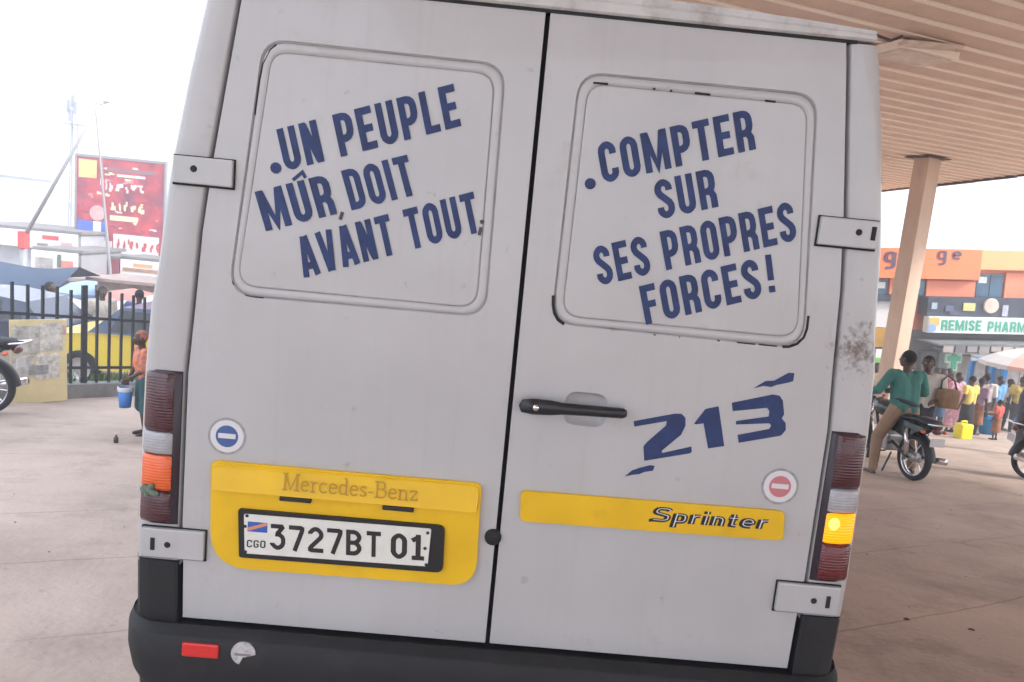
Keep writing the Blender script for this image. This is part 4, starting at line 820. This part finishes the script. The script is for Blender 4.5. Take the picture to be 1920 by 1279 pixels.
for (x0, x1, z0, z1, c) in ((-.46, -.03, -.47, -.19, (.7, .6, .25)), (1.82, 2.22, -.62, -.32, (.75, .65, .1)), (-1.61, -1.41, -.43, -.2, (.4, .5, .6)), (.97, 1.17, -.64, -.24, (.45, .48, .55)), (-1.1, -.8, -.5, -.3, (.12, .15, .25)), (-.95, -.6, -.62, -.5, (.1, .1, .16))): B('notice_board', mat('notice', c, .6, var=.15, vscale=6), x0, x1, z0, z1, -.53, -.501)
MB().lathe([(0, -.57), (.25, -.57), (.275, -.54), (.275, -.502)], 'y', 24, (.535, 0, -.275)).build('round_sign', mat('beige_sign', (.72, .55, .47), .6, var=.25, vscale=6), bd)
sg = B('sign_board', SGN, -1.73, 4.2, -1.28, -.69, -.62, -.3)
B('sign_logo', mat('logo_orange', (.9, .5, .15), .5), -1.7, -1.33, -1.0, -.73, -.635, -.621, sg); MB().lathe([(0, -.648), (.15, -.648), (.15, -.636)], 'y', 16, (-1.58, 0, -1.1)).build('sign_logo', mat('logo_blue', (.3, .45, .75), .5), sg)
lettering('sign_lettering', 'REMISE', (-1.24, -1.18), (.2, -1.18), (-1.24, -.80), -.632, SGG, sg, .2, .62, .16)
lettering('sign_lettering', 'PHARMA', (.44, -1.2), (2.1, -1.2), (.44, -.82), -.632, SGG, sg, .2, .62, .16)
LET = mat('purple_grey_letter', (.13, .07, .12), .6)
for (bx, bw, bz, bh) in ((-3.36, .46, 1.19, .62),): small('g', (bx, bz), (bx + bw, bz), (bx, bz + bh), -.27, LET, bd, .16).build('fascia_letter', LET, bd, recalc=False)
small('g', (-1.45, 1.33), (-1.08, 1.33), (-1.45, 1.85), -.27, LET, bd, .14).build('fascia_letter', LET, bd, recalc=False); small('e', (-.91, 1.34), (-.56, 1.34), (-.91, 1.85), -.27, LET, bd, .14).build('fascia_letter', LET, bd, recalc=False)
B('wall_panel', mat('white_wall', (.72, .71, .70), .7, var=.06, vscale=3), -3.5, -2.2, -1.18, -.215, -.1, .149); B('shutter', mat('amber_shutter', (.55, .3, .04), .6, var=.25, vscale=3), -3.5, -2.6, -1.91, -1.2, -.12, .19)
B('notice_board', SGN, -3.4, -2.5, -2.27, -1.95, -.4, -.36); B('notice_board', mat('leaf_green', (.2, .5, .12), .6), -3.4, -2.5, -2.55, -2.275, -.4, -.36); B('notice_board', mat('lime', (.75, .8, .1), .6), -3.4, -2.55, -3.35, -3.0, -.6, -.5)
aw = B('awning', mat('grey_awning', (.16, .17, .17), .7, var=.3, vscale=2), -1.8, 5, -1.62, -1.55, -1.5, .15)
for i in range(14): B('awning_slat', mat('pale_slat', random.choice([(.5, .48, .46), (.28, .27, .27), (.4, .35, .33), (.15, .15, .16)]), .7), -1.6 + i * .42, -1.25 + i * .42, -1.78 - random.random() * .1, -1.625, -1.5, -1.44, aw)
B('awning', mat('pale_awning', (.5, .46, .45), .7), -1.0, 4.6, -1.95, -1.9, -1.2, .19)
for i in range(9):
    B('shop_front', mat('shop', random.choice([(.3, .29, .28), (.12, .12, .13), (.45, .43, .42), (.2, .26, .25), (.3, .2, .18)]), .7, var=.3, vscale=4), -1.5 + i * .62, -.95 + i * .62, -4.6, -2.0 - random.random() * .2, -.05 - .03 * (i % 3), .19)
B('shop_sign', SGN, -.2, .52, -2.22, -1.98, -.9, -.84); B('shop_sign', SGN, .7, 1.5, -2.5, -2.3, -.9, -.84); B('shop_sign', mat('grey_sign', (.4, .4, .42), .6), 1.0, 2.6, -2.2, -2.0, -1.0, -.94)
cr = MB().box(-.98, -.68, -.9, -.82, -2.62, -1.72).box(-1.12, -.54, -.899, -.821, -2.33, -2.0).build('pharmacy_cross', mat('pale_green', (.45, .68, .55), .5), bd)
MB().box(-.92, -.74, -.93, -.901, -2.55, -1.79).build('cross_inset', SGG, cr); MB().box(-1.06, -.6, -.929, -.9, -2.25, -2.08).build('cross_inset', SGG, cr)

# ------------------------------------------------------------------ left side: fence, board, child, car
FEN = mat('dark_iron', (.02, .024, .032), .6, var=.3, vscale=8)
A, Bq = Vector((-6.42, 6.5)), Vector((-5.1, 9.75)); dv = (Bq - A).normalized(); ln = (Bq - A).length; az = math.atan2(dv.y, dv.x)
fe = empty('fence', (A.x, A.y, gz(A.y)), az); tag(fe, 'dark iron picket fence on a low concrete plinth', 'fence')
k = 0
while k * .2 < ln:
    y = A.y + dv.y * k * .2; z = gz(y) - gz(A.y); hgt = 1.50 + random.uniform(-.02, .02); wd = .015 if k % 9 else .04
    MB().box(k * .2 - wd, k * .2 + wd, -.015, .015, z + .15, z + hgt + (.06 if wd > .03 else 0)).build('picket', FEN, fe); k += 1
def railing(h):
    z0, z1 = 0, gz(Bq.y) - gz(A.y); v = [(x, y, z + h + dz) for (x, z) in ((0, z0), (ln, z1)) for y in (-.03, -.016) for dz in (-.02, .02)]
    mesh('rail', v, [(0, 1, 3, 2), (4, 6, 7, 5), (0, 4, 5, 1), (2, 3, 7, 6), (0, 2, 6, 4), (1, 5, 7, 3)], FEN, fe, recalc=True)
for h in (.42, 1.12): railing(h)
v = [(x, y, z + dz) for (x, z) in ((0, 0), (ln, gz(Bq.y) - gz(A.y))) for y in (-.12, .12) for dz in (-.3, .2)]
mesh('plinth', v, [(0, 1, 3, 2), (4, 6, 7, 5), (0, 4, 5, 1), (2, 3, 7, 6), (0, 2, 6, 4), (1, 5, 7, 3)], mat('grey_concrete', (.22, .22, .22), .9, var=.3, vscale=4, bump=.5), fe, recalc=True)
bo = empty('notice_board', (-5.80, 7.28, gz(7.28)), radians(44)); tag(bo, 'cream board pasted with torn posters leaning by the fence', 'board')
CRM = mat('cream_board', (.72, .62, .34), .7, var=.12, vscale=4)
MB().box(-.31, .31, -.02, .02, .0, 1.06, .004).xf(Matrix.Rotation(radians(-4), 4, 'X')).build('panel', CRM, bo)
for (x0, x1, z0, z1, c) in ((-.29, .0, .62, .98, (.5, .48, .44)), (.01, .26, .66, 1.02, (.58, .56, .5)), (-.3, -.06, .34, .6, (.52, .5, .47)), (-.04, .22, .3, .63, (.6, .57, .52)), (.23, .3, .86, .98, (.6, .36, .33)), (-.12, .1, .36, .48, (.3, .3, .3))):
    MB().box(x0, x1, -.032 + c[0] * .01, -.0205, z0, z1).xf(Matrix.Rotation(radians(-4), 4, 'X')).build('poster', mat('poster', c, .8, var=.45, vscale=14), bo)
for x in (-.25, .25): MB().tube([(x, .06, 1.0), (x, .42, 0)], .015).build('prop', BRN, bo)
OPR = mat('orange_print', (.5, .17, .1), .8, var=.75, vscale=12); TEA = mat('teal_cloth', (.03, .09, .1), .85, var=.3, vscale=8)
ch_ = person('small person in orange print top and teal shorts by the van', (-3.66, 5.6, gz(5.6)), radians(-50), 1.13, OPR, None, None, None, armL=[(.125, 0, .80), (.18, -.06, .66), (.12, -.16, .58)], armR=[(-.125, 0, .80), (-.19, -.04, .64), (-.22, -.10, .47)], sleeve=1.1, lean=.03, hair=mat('orange_scarf', (.4, .15, .1), .8, var=.5, vscale=12), vox=.009)
c = MB(); s = 1.13
for sx in (-1, 1): c.cap((sx * .06 * s, 0, .54 * s), (sx * .07 * s, -.01 * s, .27 * s), .072 * s, .066 * s)
c.cap((-.03 * s, 0, .56 * s), (.03 * s, 0, .56 * s), .075 * s, .075 * s); remeshed('shorts', c, TEA, ch_, .01)
bu = empty('bundle', (-3.44, 5.78, gz(5.78) + .62)); tag(bu, 'dark purple bundle carried on the small person\'s back', 'bundle')
MB().ell((0, 0, .2), .17, .15, .26).build('cloth', mat('purple_cloth', (.05, .025, .05), .8, var=.4, vscale=7, bump=.5, bscale=12), bu, True); MB().tube([(-.12, -.12, .3), (-.05, -.2, .4), (.08, -.15, .42)], .03).build('knot', OPR, bu, True)
bb = empty('bucket', (-3.82, 5.5, gz(5.5) + .30)); tag(bb, 'small blue and white bucket hanging from the small person\'s hand', 'bucket')
MB().lathe([(0, 0), (.055, 0), (.072, .2), (.064, .2), (.05, .012), (0, .012)], 'z', 20).build('pail', mat('blue_pail', (.06, .22, .62), .45), bb, True); MB().lathe([(.0725, .17), (.076, .2), (.074, .215), (.068, .215)], 'z', 20).build('rim', STW, bb, True); MB().tube([(-.068, 0, .2), (-.04, 0, .28), (.04, 0, .28), (.068, 0, .2)], .005, 6).build('handle', STEEL, bb)
bt = empty('bottle', (-3.67, 5.04, gz(5.04))); tag(bt, 'small dark bottle standing alone on the pale concrete', 'bottle')
MB().lathe([(0, 0), (.022, 0), (.022, .05), (.01, .065), (.01, .082), (0, .082)], 'z', 12).build('glass', mat('brown_glass', (.06, .05, .04), .2), bt, True); MB().lathe([(.0, .09), (.012, .09), (.012, .076), (0, .076)], 'z', 10).build('cap', STEEL, bt)

def car(label, loc, rz, paint, top):
    r = empty('parked_car', loc, rz); tag(r, label, 'car', 'cars parked behind the fence')
    prof = [(-2.0, .3), (-2.05, .6), (-1.95, .85), (-1.2, .93), (-.7, 1.38), (.7, 1.42), (1.5, 1.3), (1.85, .95), (2.0, .85), (2.02, .35)]
    low = [p for p in prof if p[1] < 1.0]; v = []; n = len(low)
    for y, k in ((-.82, .97), (-.86, 1), (.86, 1), (.82, .97)): v += [(x * k, y, z) for x, z in low]
    f = [(s * n + i, s * n + (i + 1) % n, (s + 1) * n + (i + 1) % n, (s + 1) * n + i) for s in range(3) for i in range(n)] + [tuple(range(n)), tuple(range(3 * n, 4 * n))]
    mesh('body', v, f, paint, r, recalc=True)
    cab = [(-1.2, .93), (-.7, 1.38), (.7, 1.42), (1.5, 1.3), (1.85, .94)]; v = []; n = 5
    for y, k in ((-.80, 1), (.80, 1)): v += [(x, y * (1 - .16 * max(0, (z - .93) / .45)), z) for x, z in cab]
    mesh('cabin', v, [(i, (i + 1) % n, n + (i + 1) % n, n + i) for i in range(n)] + [tuple(range(n)), tuple(range(n, 2 * n))], top, r, recalc=True)
    for sy in (-1, 1):
        for (x0, x1) in ((-.85, .0), (.08, .85), (.93, 1.5)):
            yy = lambda z: sy * (.80 * (1 - .16 * (z - .93) / .45) + .006)
            t0 = x0 + .18 if x0 < -.5 else x0; v = [(x0, yy(.97), .97), (x1, yy(.97), .97), (x1 - (.12 if x1 > 1.2 else 0), yy(1.33), 1.33 if x1 < 1.2 else 1.28), (t0, yy(1.33), 1.33)]
            mesh('side_window', v, [(0, 1, 2, 3)], DGLASS, r)
        MB().box(-.02, .03, sy * .86 - .004, sy * .86 + .004, .4, .9).build('door_line', GAP, r)
        for x in (-1.3, 1.3): wheel(r, x, sy * .78, .31, .31, .19, 'wheel', 'y')
        MB().box(1.97, 2.03, sy * .7 - .1, sy * .7 + .1, .68, .82).build('tail_lamp', REDL2, r); MB().box(-2.06, -1.97, sy * .65 - .13, sy * .65 + .13, .62, .74).build('headlight', GREYL, r)
    MB().box(-2.1, -1.9, -.8, .8, .32, .5, .03).build('bumper', BLACK, r); MB().box(1.9, 2.08, -.8, .8, .32, .5, .03).build('bumper', BLACK, r)
    return r
car('yellow taxi car parked behind the iron fence', (-5.75, 11.2, gz(11.2)), radians(2), mat('taxi_yellow', (.75, .58, .06), .35, coat=.5), mat('taxi_blue', (.04, .07, .15), .35, coat=.5))
car('dark blue car parked behind the cream board', (-10.1, 11.9, gz(11.9)), radians(4), mat('navy_car', (.02, .03, .07), .3, coat=.5), mat('navy_roof', (.03, .045, .09), .3, coat=.5))
for i, (x, y, c, nm) in enumerate(((-8.2, 13.2, (.55, .5, .45), 'pale shirt behind the yellow taxi'), (-9.4, 13.4, (.4, .12, .1), 'red shirt behind the cream board'), (-7.35, 13.0, (.08, .12, .25), 'blue shirt nearest the van behind the fence'))):
    person(f'person in {nm}', (x, y, gz(y)), radians(40 + 70 * i), 1.68, mat('street_top', c, .85, var=.3, vscale=9), DKT, sleeve=.8, vox=.02, group='people behind the fence')
for i, (x, y, z, c, nm) in enumerate(((-8.2, 16.4, -.55, (.66, .62, .6), 'white'), (-9.6, 17.3, -.62, (.55, .25, .22), 'faded red'), (-11.9, 19.6, -.75, (.3, .42, .6), 'blue'))):
    u2 = empty('market_umbrella', (x, y, gz(y))); tag(u2, f'{nm} market umbrella behind the iron fence', 'umbrella', 'umbrellas behind the fence'); hh_ = z - gz(y)
    for k in range(8):
        a0, a1 = 2 * pi * k / 8, 2 * pi * (k + 1) / 8; v = []
        for (r, h) in ((.01, hh_), (.6, hh_ - .12), (1.0, hh_ - .36), (1.0, hh_ - .48)): v += [(r * cos(a0), r * sin(a0), h), (r * cos(a1), r * sin(a1), h)]
        mesh('panel', v, [(q * 2, q * 2 + 1, q * 2 + 3, q * 2 + 2) for q in range(3)], mat('umbrella_cloth', c if k % 2 else tuple(a * .85 for a in c), .8), u2)
    MB().tube([(0, 0, -.2), (0, 0, hh_)], .025).build('pole', STEEL, u2)
for i, (x, y, c, nm) in enumerate(((-9.9, 18.5, (.5, .45, .4), 'beige'), (-11.6, 20.5, (.25, .4, .5), 'grey blue'), (-9.0, 20.2, (.6, .5, .2), 'mustard'))):
    kz = empty('kiosk', (x, y, gz(y)), radians(6 * i)); tag(kz, f'{nm} sheet metal kiosk in the market behind the fence', 'kiosk', 'kiosks behind the fence')
    MB().box(-.9, .9, -.7, .7, -.3, 2.0).build('wall', mat('kiosk_wall', c, .7, var=.25, vscale=3), kz); MB().box(-1.05, 1.05, -1.0, .8, 2.0, 2.08).build('roof', mat('rusty_roof', (.3, .24, .22), .7, var=.3, vscale=3), kz)
    MB().box(-.6, .6, -.73, -.701, 1.0, 1.7).build('hatch', DGLASS, kz); MB().box(-.7, .7, -1.0, -.702, .92, .98).build('shelf', BRN, kz)
    for q in range(5): MB().box(-.6 + q * .25, -.42 + q * .25, -.95, -.75, .98, 1.0 + random.uniform(.1, .35)).build('ware', mat('ware', random.choice([(.6, .58, .55), (.5, .12, .1), (.1, .25, .45), (.6, .45, .15)]), .7), kz)
# weeds along the fence foot
mb = MB(); random.seed(3)
for i in range(500):
    t = random.random(); px = A + dv * ln * t; q = px + Vector((-dv.y, dv.x)) * random.uniform(-.8, -.25) * -1; a = random.random() * 6.28; h = random.uniform(.12, .34); z = gz(q.y); wv = Vector((cos(a), sin(a), 0)) * .012; ben = Vector((cos(a + 1.5), sin(a + 1.5), 0)) * h * .4
    b0 = Vector((q.x, q.y, z)); mb.add([b0 - wv, b0 + wv, b0 + ben * .4 + wv * .8 + Vector((0, 0, h * .6)), b0 + ben * .4 - wv * .8 + Vector((0, 0, h * .6)), b0 + ben + Vector((0, 0, h))], [(0, 1, 2, 3), (3, 2, 4)])
tag(mb.build('weeds', mat('weed_green', (.1, .2, .04), .8, var=.4, vscale=8), recalc=False), 'green weeds growing behind the iron fence', 'weeds', kind='stuff')

# ------------------------------------------------------------------ left side: stalls, signs, billboard, masts
def stall(label, x0, x1, y0, y1, zt, drop, m, curt=None):
    cx, cy = (x0 + x1) / 2, (y0 + y1) / 2; g0 = gz(cy); r = empty('market_stall', (cx, cy, g0)); tag(r, label, 'stall', 'stalls behind the fence')
    n = 10; v = []
    for i in range(n + 1):
        t = i / n; x = x0 + (x1 - x0) * t - cx
        for (y, dz) in ((y0 - cy, -drop - .10), (y0 - cy + .02, -drop), ((y0 + y1) / 2 - cy, 0), (y1 - cy, -drop * .6)): v.append((x, y, zt - g0 + dz - .08 * sin(pi * t) + .03 * sin(7 * t + y)))
    mesh('tarpaulin', v, [(i * 4 + j, i * 4 + j + 1, i * 4 + j + 5, i * 4 + j + 4) for i in range(n) for j in range(3)], m, r, True)
    for x in (x0 + .08, x1 - .08):
        for y in (y0 + .08, y1 - .08): MB().tube([(x - cx, y - cy, -.2), (x - cx, y - cy, zt - g0 - drop)], .03).build('post', BRN, r)
    MB().box(x0 - cx + .1, x1 - cx - .1, y0 - cy + .15, y1 - cy - .3, .6, .68).build('counter', mat('stall_wood', (.28, .2, .14), .8, var=.3, vscale=5), r)
    for k in range(6): xx = x0 - cx + .2 + k * (x1 - x0 - .4) / 6; MB().box(xx, xx + .2, y0 - cy + .2, y0 - cy + .5, .68, .68 + random.uniform(.1, .45), .015).build('ware', mat('ware', random.choice([(.6, .58, .55), (.5, .12, .1), (.1, .25, .45), (.6, .45, .15), (.12, .12, .14)]), .7), r)
    return r
NAV = mat('navy_tarp', (.035, .06, .11), .7, var=.3, vscale=2); WTP = mat('white_tarp', (.66, .64, .64), .75, var=.12, vscale=2); BTP = mat('blue_tarp', (.12, .3, .55), .7, var=.2, vscale=3)
stall('stall under a sagging navy tarpaulin left of the billboard', -13.2, -10.6, 15.6, 17.6, -.15, .5, NAV)
stall('stall under a dirty white tarpaulin behind the yellow taxi', -10.4, -8.5, 14.2, 15.4, -.62, .3, WTP)
stall('stall under a pale blue tarpaulin at the left edge', -11.2, -10.5, 13.6, 14.9, -.72, .22, BTP)
stall('stall under a white tarpaulin nearest the van', -8.3, -6.6, 14.6, 16, -.72, .28, WTP)
SRED = mat('sign_red', (.55, .06, .06), .6, var=.2, vscale=2); SDR = mat('sign_dark_red', (.22, .035, .05), .6, var=.3, vscale=2); SWH = mat('sign_pale', (.72, .70, .72), .6, var=.08, vscale=3)
def shop(label, x0, x1, y, ztop, zs0, depth, wallc, signm, marks, rz=0):
    cx = (x0 + x1) / 2; g0 = gz(y); r = empty('shop_building', (cx, y, g0)); tag(r, label, 'building')
    MB().box(x0 - cx, x1 - cx, .3, depth, -.6, ztop - g0 - .05).build('wall', mat('shop_wall', wallc, .8, var=.15, vscale=1.5), r)
    MB().box(x0 - cx - .1, x1 - cx + .1, .2, depth + .2, ztop - g0 - .049, ztop - g0 + .05).build('roof', GRY, r)
    s = MB().box(x0 - cx, x1 - cx, -.02, .1, zs0 - g0, ztop - g0 - .06).build('sign_board', signm, r)
    for (a, b, c, d, m) in marks: MB().box(a - cx, b - cx, -.04, -.021, c - g0, d - g0).build('sign_mark', m, s)
    MB().box(x0 - cx + .2, x0 - cx + 1.1, .24, .31, -.3, 1.9).build('door', BRN, r)
    for q in range(2): MB().box(x1 - cx - 1. - q * 1.0, x1 - cx - .3 - q * 1.0, .24, .31, .8, 1.7).build('window', DGLASS, r)
shop('low shop with a white and red fascia left of the billboard', -20.5, -16.05, 26, .18, -.5, 4, (.4, .42, .46), SWH, ((-18.2, -17.9, -.5, .05, SRED), (-17.3, -16.7, -.15, 0, SRED), (-16.6, -16.2, -.35, -.2, mat('pinkish', (.6, .35, .36), .6)), (-17.5, -17.1, -.4, -.3, GRY)))
shop('shop with a white board and red swoosh below the fascia', -16.45, -14.9, 24, -.36, -1.34, 3, (.3, .3, .32), SWH, ((-16.3, -15.7, -1.05, -.65, mat('grey_print', (.3, .3, .3), .6, var=.5, vscale=6)), (-15.75, -15.3, -1.25, -1.0, SRED), (-15.4, -15.0, -1.05, -.7, mat('red_print', (.55, .2, .16), .6)), (-15.55, -15.42, -.95, -.5, mat('dark_print', (.1, .13, .1), .6))))
shop('shop with a dark red board under the billboard', -15.9, -14.45, 26, -.62, -1.64, 4, (.35, .3, .3), SDR, ((-15.68, -15.5, -1.5, -1.15, SWH), (-15.3, -14.6, -1.45, -1.3, SWH), (-15.0, -14.5, -1.62, -1.47, SRED)))
shop('shop with a striped white and brown fascia beside the van', -14.4, -11.4, 26, -.56, -1.64, 4, (.45, .42, .42), SWH, ((-14.3, -12.2, -1.05, -.92, mat('brown_stripe', (.35, .2, .12), .6, var=.4, vscale=3)), (-14.2, -12.4, -1.36, -1.2, mat('mauve_stripe', (.35, .25, .33), .6, var=.4, vscale=3)), (-13.9, -13.2, -.85, -.74, mat('orange_stripe', (.6, .35, .15), .6))))
# billboard
bl = empty('billboard', (-15.45, 28, gz(28))); tag(bl, 'tall red billboard with a portrait and pale lettering', 'billboard')
g0 = gz(28); X = lambda x: x + 15.45
def BB(name, m, x0, x1, z0, z1, y0, y1, par=bl): return MB().box(X(x0), X(x1), y0, y1, z0 - g0, z1 - g0).build(name, m, par)
pn = BB('panel', mat('billboard_red', (.42, .04, .055), .55, var=.6, vscale=1.3, dirt=((.16, .04, .1), 1.6, .46, .8)), -17.18, -13.74, -.62, 3.1, -.05, .05)
for q in ((-17.25, -17.18, -.7, 3.2), (-13.74, -13.67, -.7, 3.2)): BB('frame', FRM, *q, -.08, .08, pn)
BB('frame', FRM, -17.18, -13.74, 3.1, 3.2, -.08, .08, pn); BB('lower_band', SWH, -15.7, -13.9, -.6, .2, -.07, -.051, pn)
BB('corner_glow', mat('print_orange', (.85, .5, .2), .6, var=.2, vscale=2), -17.1, -16.4, 2.3, 3.0, -.06, -.051, pn)
CREAM = mat('print_cream', (.78, .66, .42), .6); PALE = mat('print_pale', (.7, .6, .6), .6)
def scrib(m, x, z, wq, hq, y=-.058):
    mb = MB()                                   # blurred, unreadable print
    for q in range(4):
        a = x + wq * random.uniform(0, .55); b = z + hq * random.uniform(0, .6); mb.box(X(a), X(a + wq * random.uniform(.25, .5)), y - .001 * q, y + .004, b - g0, b + hq * random.uniform(.25, .45) - g0)
    mb.build('print_letter', m, pn)
x = -16.3
for wq, hq in ((.2, .62), (.08, .5), (.2, .4), (.34, .4), (.16, .3), (.3, .42), (.22, .3)): scrib(PALE, x, 1.85 - (x + 16.3) * .02, wq, hq); x += wq + .05
for q in range(26): scrib(random.choice([PALE, CREAM, SDR, mat('print_rose', (.6, .25, .25), .6)]), random.uniform(-17.0, -14.0), random.uniform(-.5, 2.9), random.uniform(.1, .5), random.uniform(.06, .2), -.0535)
x = -15.85
for wq, hq in ((.24, .42), (.16, .4), (.2, .44), (.26, .36), (.26, .42)): scrib(CREAM, x, 1.05, wq, hq); x += wq + .06
BB('print_line', CREAM, -15.85, -14.75, .72, .92, -.065, -.051, pn); BB('print_line', mat('print_dark', (.25, .12, .14), .6), -16.0, -14.1, 2.62, 2.78, -.065, -.051, pn); BB('print_line', PALE, -15.6, -14.5, 2.44, 2.54, -.065, -.051, pn)
x = -15.6
for wq in (.2, .14, .22, .18, .26, .16, .2): scrib(SRED, x, -.42, wq, .44, -.078); x += wq + .07
MB().lathe([(0, -.075), (.30, -.075), (.30, -.051)], 'y', 20, (X(-16.35), 0, .95 - g0)).build('portrait_face', mat('print_face', (.7, .36, .36), .6, var=.2, vscale=5), pn)
BB('portrait_coat', mat('print_blue', (.06, .14, .55), .6, var=.3, vscale=3), -17.15, -15.95, -.1, .62, -.066, -.051, pn); BB('portrait_collar', SWH, -16.5, -16.2, .1, .62, -.078, -.0665, pn); BB('portrait_base', PALE, -17.1, -15.75, -.6, -.11, -.066, -.051, pn)
for x in (-16.6, -14.3): MB().tube([(X(x), .15, -.4), (X(x), .15, 3.0 - g0)], .12, 12).build('leg', STEEL, bl, True)
# street-light pole, leaning boom, lattice mast, pale tower
sl = empty('street_light', (-11.42, 20, gz(20))); tag(sl, 'thin grey street light pole crossing in front of the billboard', 'street light')
PG = mat('pole_grey', (.3, .3, .31), .5, .3)
MB().tube([(0, 0, -.3), (-.14, 0, 1.6), (-.68, 0, 6.7), (-.72, 0, 7.0)], [.06, .05, .022, .018]).build('pole', PG, sl, True); MB().tube([(-.72, 0, 6.98), (-.6, 0, 7.05), (-.45, 0, 7.08)], .015).build('arm', PG, sl, True); MB().box(-.48, -.3, -.05, .05, 7.05, 7.1, .01).build('lamp_head', PG, sl)
bm_ = empty('crane_boom', (-15.35, 22, gz(22))); tag(bm_, 'thin grey lattice boom slanting up left of the billboard', 'boom')
p0, p1 = Vector((0, 0, .26 - gz(22))), Vector((2.25, 0, 4.45 - gz(22)))
MB().tube([p0, p1], [.065, .04], 6).build('boom', PG, bm_, True); MB().tube([p1, p1 + Vector((.35, 0, .12))], .02).build('tip', PG, bm_)
MB().box(-.2, .02, -.15, .15, p0.z - .5, p0.z + .05, .03).build('turret', SRED, bm_); MB().tube([(-.1, 0, -.3), (-.1, 0, p0.z - .5)], .12, 10).build('mast', PG, bm_, True)
MB().tube([p1, p1 + Vector((.15, 0, -2.2)), p1 + Vector((.28, 0, -4.6))], .009, 5).build('cable', PG, bm_)
ms = empty('radio_mast', (-35.8, 60, gz(60))); tag(ms, 'pale lattice radio mast with an antenna cluster on top', 'mast')
PM = mat('mast_pale', (.2, .22, .28), .6); zt = 8.2 - gz(60)
for a in range(3):
    an = 2 * pi * a / 3 + .3; MB().tube([(.7 * cos(an), .7 * sin(an), -1), (.22 * cos(an), .22 * sin(an), zt)], .05, 6).build('leg', PM, ms)
for i in range(14):
    z0 = i * zt / 14; z1 = (i + 1) * zt / 14; r0 = .7 - .48 * z0 / zt; r1 = .7 - .48 * z1 / zt; a = 2 * pi * (i % 3) / 3 + .3; b = a + 2 * pi / 3; MB().tube([(r0 * cos(a), r0 * sin(a), z0), (r1 * cos(b), r1 * sin(b), z1)], .03, 5).build('brace', PM, ms)
for (x, z) in ((-.25, .2), (.1, .6), (.3, .1), (-.1, -.5)): MB().box(x - .14, x + .14, -.4, -.3, zt + z - .5, zt + z + .5).build('antenna', mat('antenna', (.2, .23, .35), .6), ms)
MB().box(-.75, .75, -.4, .4, zt - 1.2, zt - 1.1).build('platform', PM, ms); MB().tube([(0, 0, zt), (0, 0, zt + 1.6)], .04).build('spike', PM, ms)
tw = empty('tower_block', (-43.2, 60, gz(60))); tag(tw, 'pale far tower block at the left edge', 'building')
MB().box(-2, 1.9, 0, 6, -1, 2.3 - gz(60)).build('wall', mat('tower_wall', (.68, .68, .74), .8, var=.06, vscale=.6), tw)
for i in range(4):
    for j in range(3): MB().box(-1.6 + j * 1.2, -.9 + j * 1.2, -.05, .01, 1 + i * 2.3, 2.3 + i * 2.3).build('window', mat('tower_window', (.45, .45, .55), .4), tw)
MB().box(-2.1, 2, -.1, 6.1, 2.3 - gz(60), 2.5 - gz(60)).build('roof', PM, tw)

# ------------------------------------------------------------------ small litter on the ground
random.seed(11); LIT = mat('dry_litter', (.1, .07, .05), .9, var=.4, vscale=30)
for i, (x, y, s, nm) in enumerate(((2.40, 1.91, .012, 'nearest the right tail light'), (2.72, 1.83, .011, 'furthest right on the shaded concrete'), (2.2, 3.2, .014, 'beside the lit indicator'))):
    v = []; n = 9
    for j in range(n): a = 2 * pi * j / n; rr = s * random.uniform(.7, 1.4); v.append((rr * 1.5 * cos(a), rr * sin(a), .004))
    v += [(a * .6, b * .6, .009) for a, b, _ in v]
    o = mesh('stone', v, [tuple(range(n, 2 * n))] + [(j, (j + 1) % n, n + (j + 1) % n, n + j) for j in range(n)], LIT); o.location = (x, y, gz(y)); tag(o, 'small dark stone on the concrete ' + nm, 'stone', 'stones on the concrete')
mb = MB()
for i in range(420):
    x = random.uniform(-9, 12); y = random.uniform(.2, 12); z = gz(y) + .001; s = random.uniform(.003, .010); a = random.random() * 6
    mb.add([(x + s * cos(a + k * 1.57), y + s * sin(a + k * 1.57), z) for k in range(4)] + [(x, y, z + s * .7)], [(0, 1, 4), (1, 2, 4), (2, 3, 4), (3, 0, 4)])
tag(mb.build('grit', LIT, recalc=False), 'fine dark grit scattered over the concrete', 'grit', kind='stuff')

# ------------------------------------------------------------------ added hazy air, imitates the washed-out veil of lens flare
hz = MB().box(-122, 122, -42, 152, -22.5, 12).build('flare_haze', None); tag(hz, 'added pale hazy air standing in for lens flare', 'flare_haze', kind='stuff')
hm = bpy.data.materials.new('flare_haze'); hm.use_nodes = True; hm.node_tree.nodes.remove(hm.node_tree.nodes['Principled BSDF'])
hv = hm.node_tree.nodes.new('ShaderNodeVolumePrincipled'); hv.inputs['Color'].default_value = (.95, .96, 1, 1); hv.inputs['Density'].default_value = .009; hv.inputs['Anisotropy'].default_value = .2
hm.node_tree.links.new(hv.outputs[0], hm.node_tree.nodes['Material Output'].inputs['Volume']); hz.data.materials.append(hm)
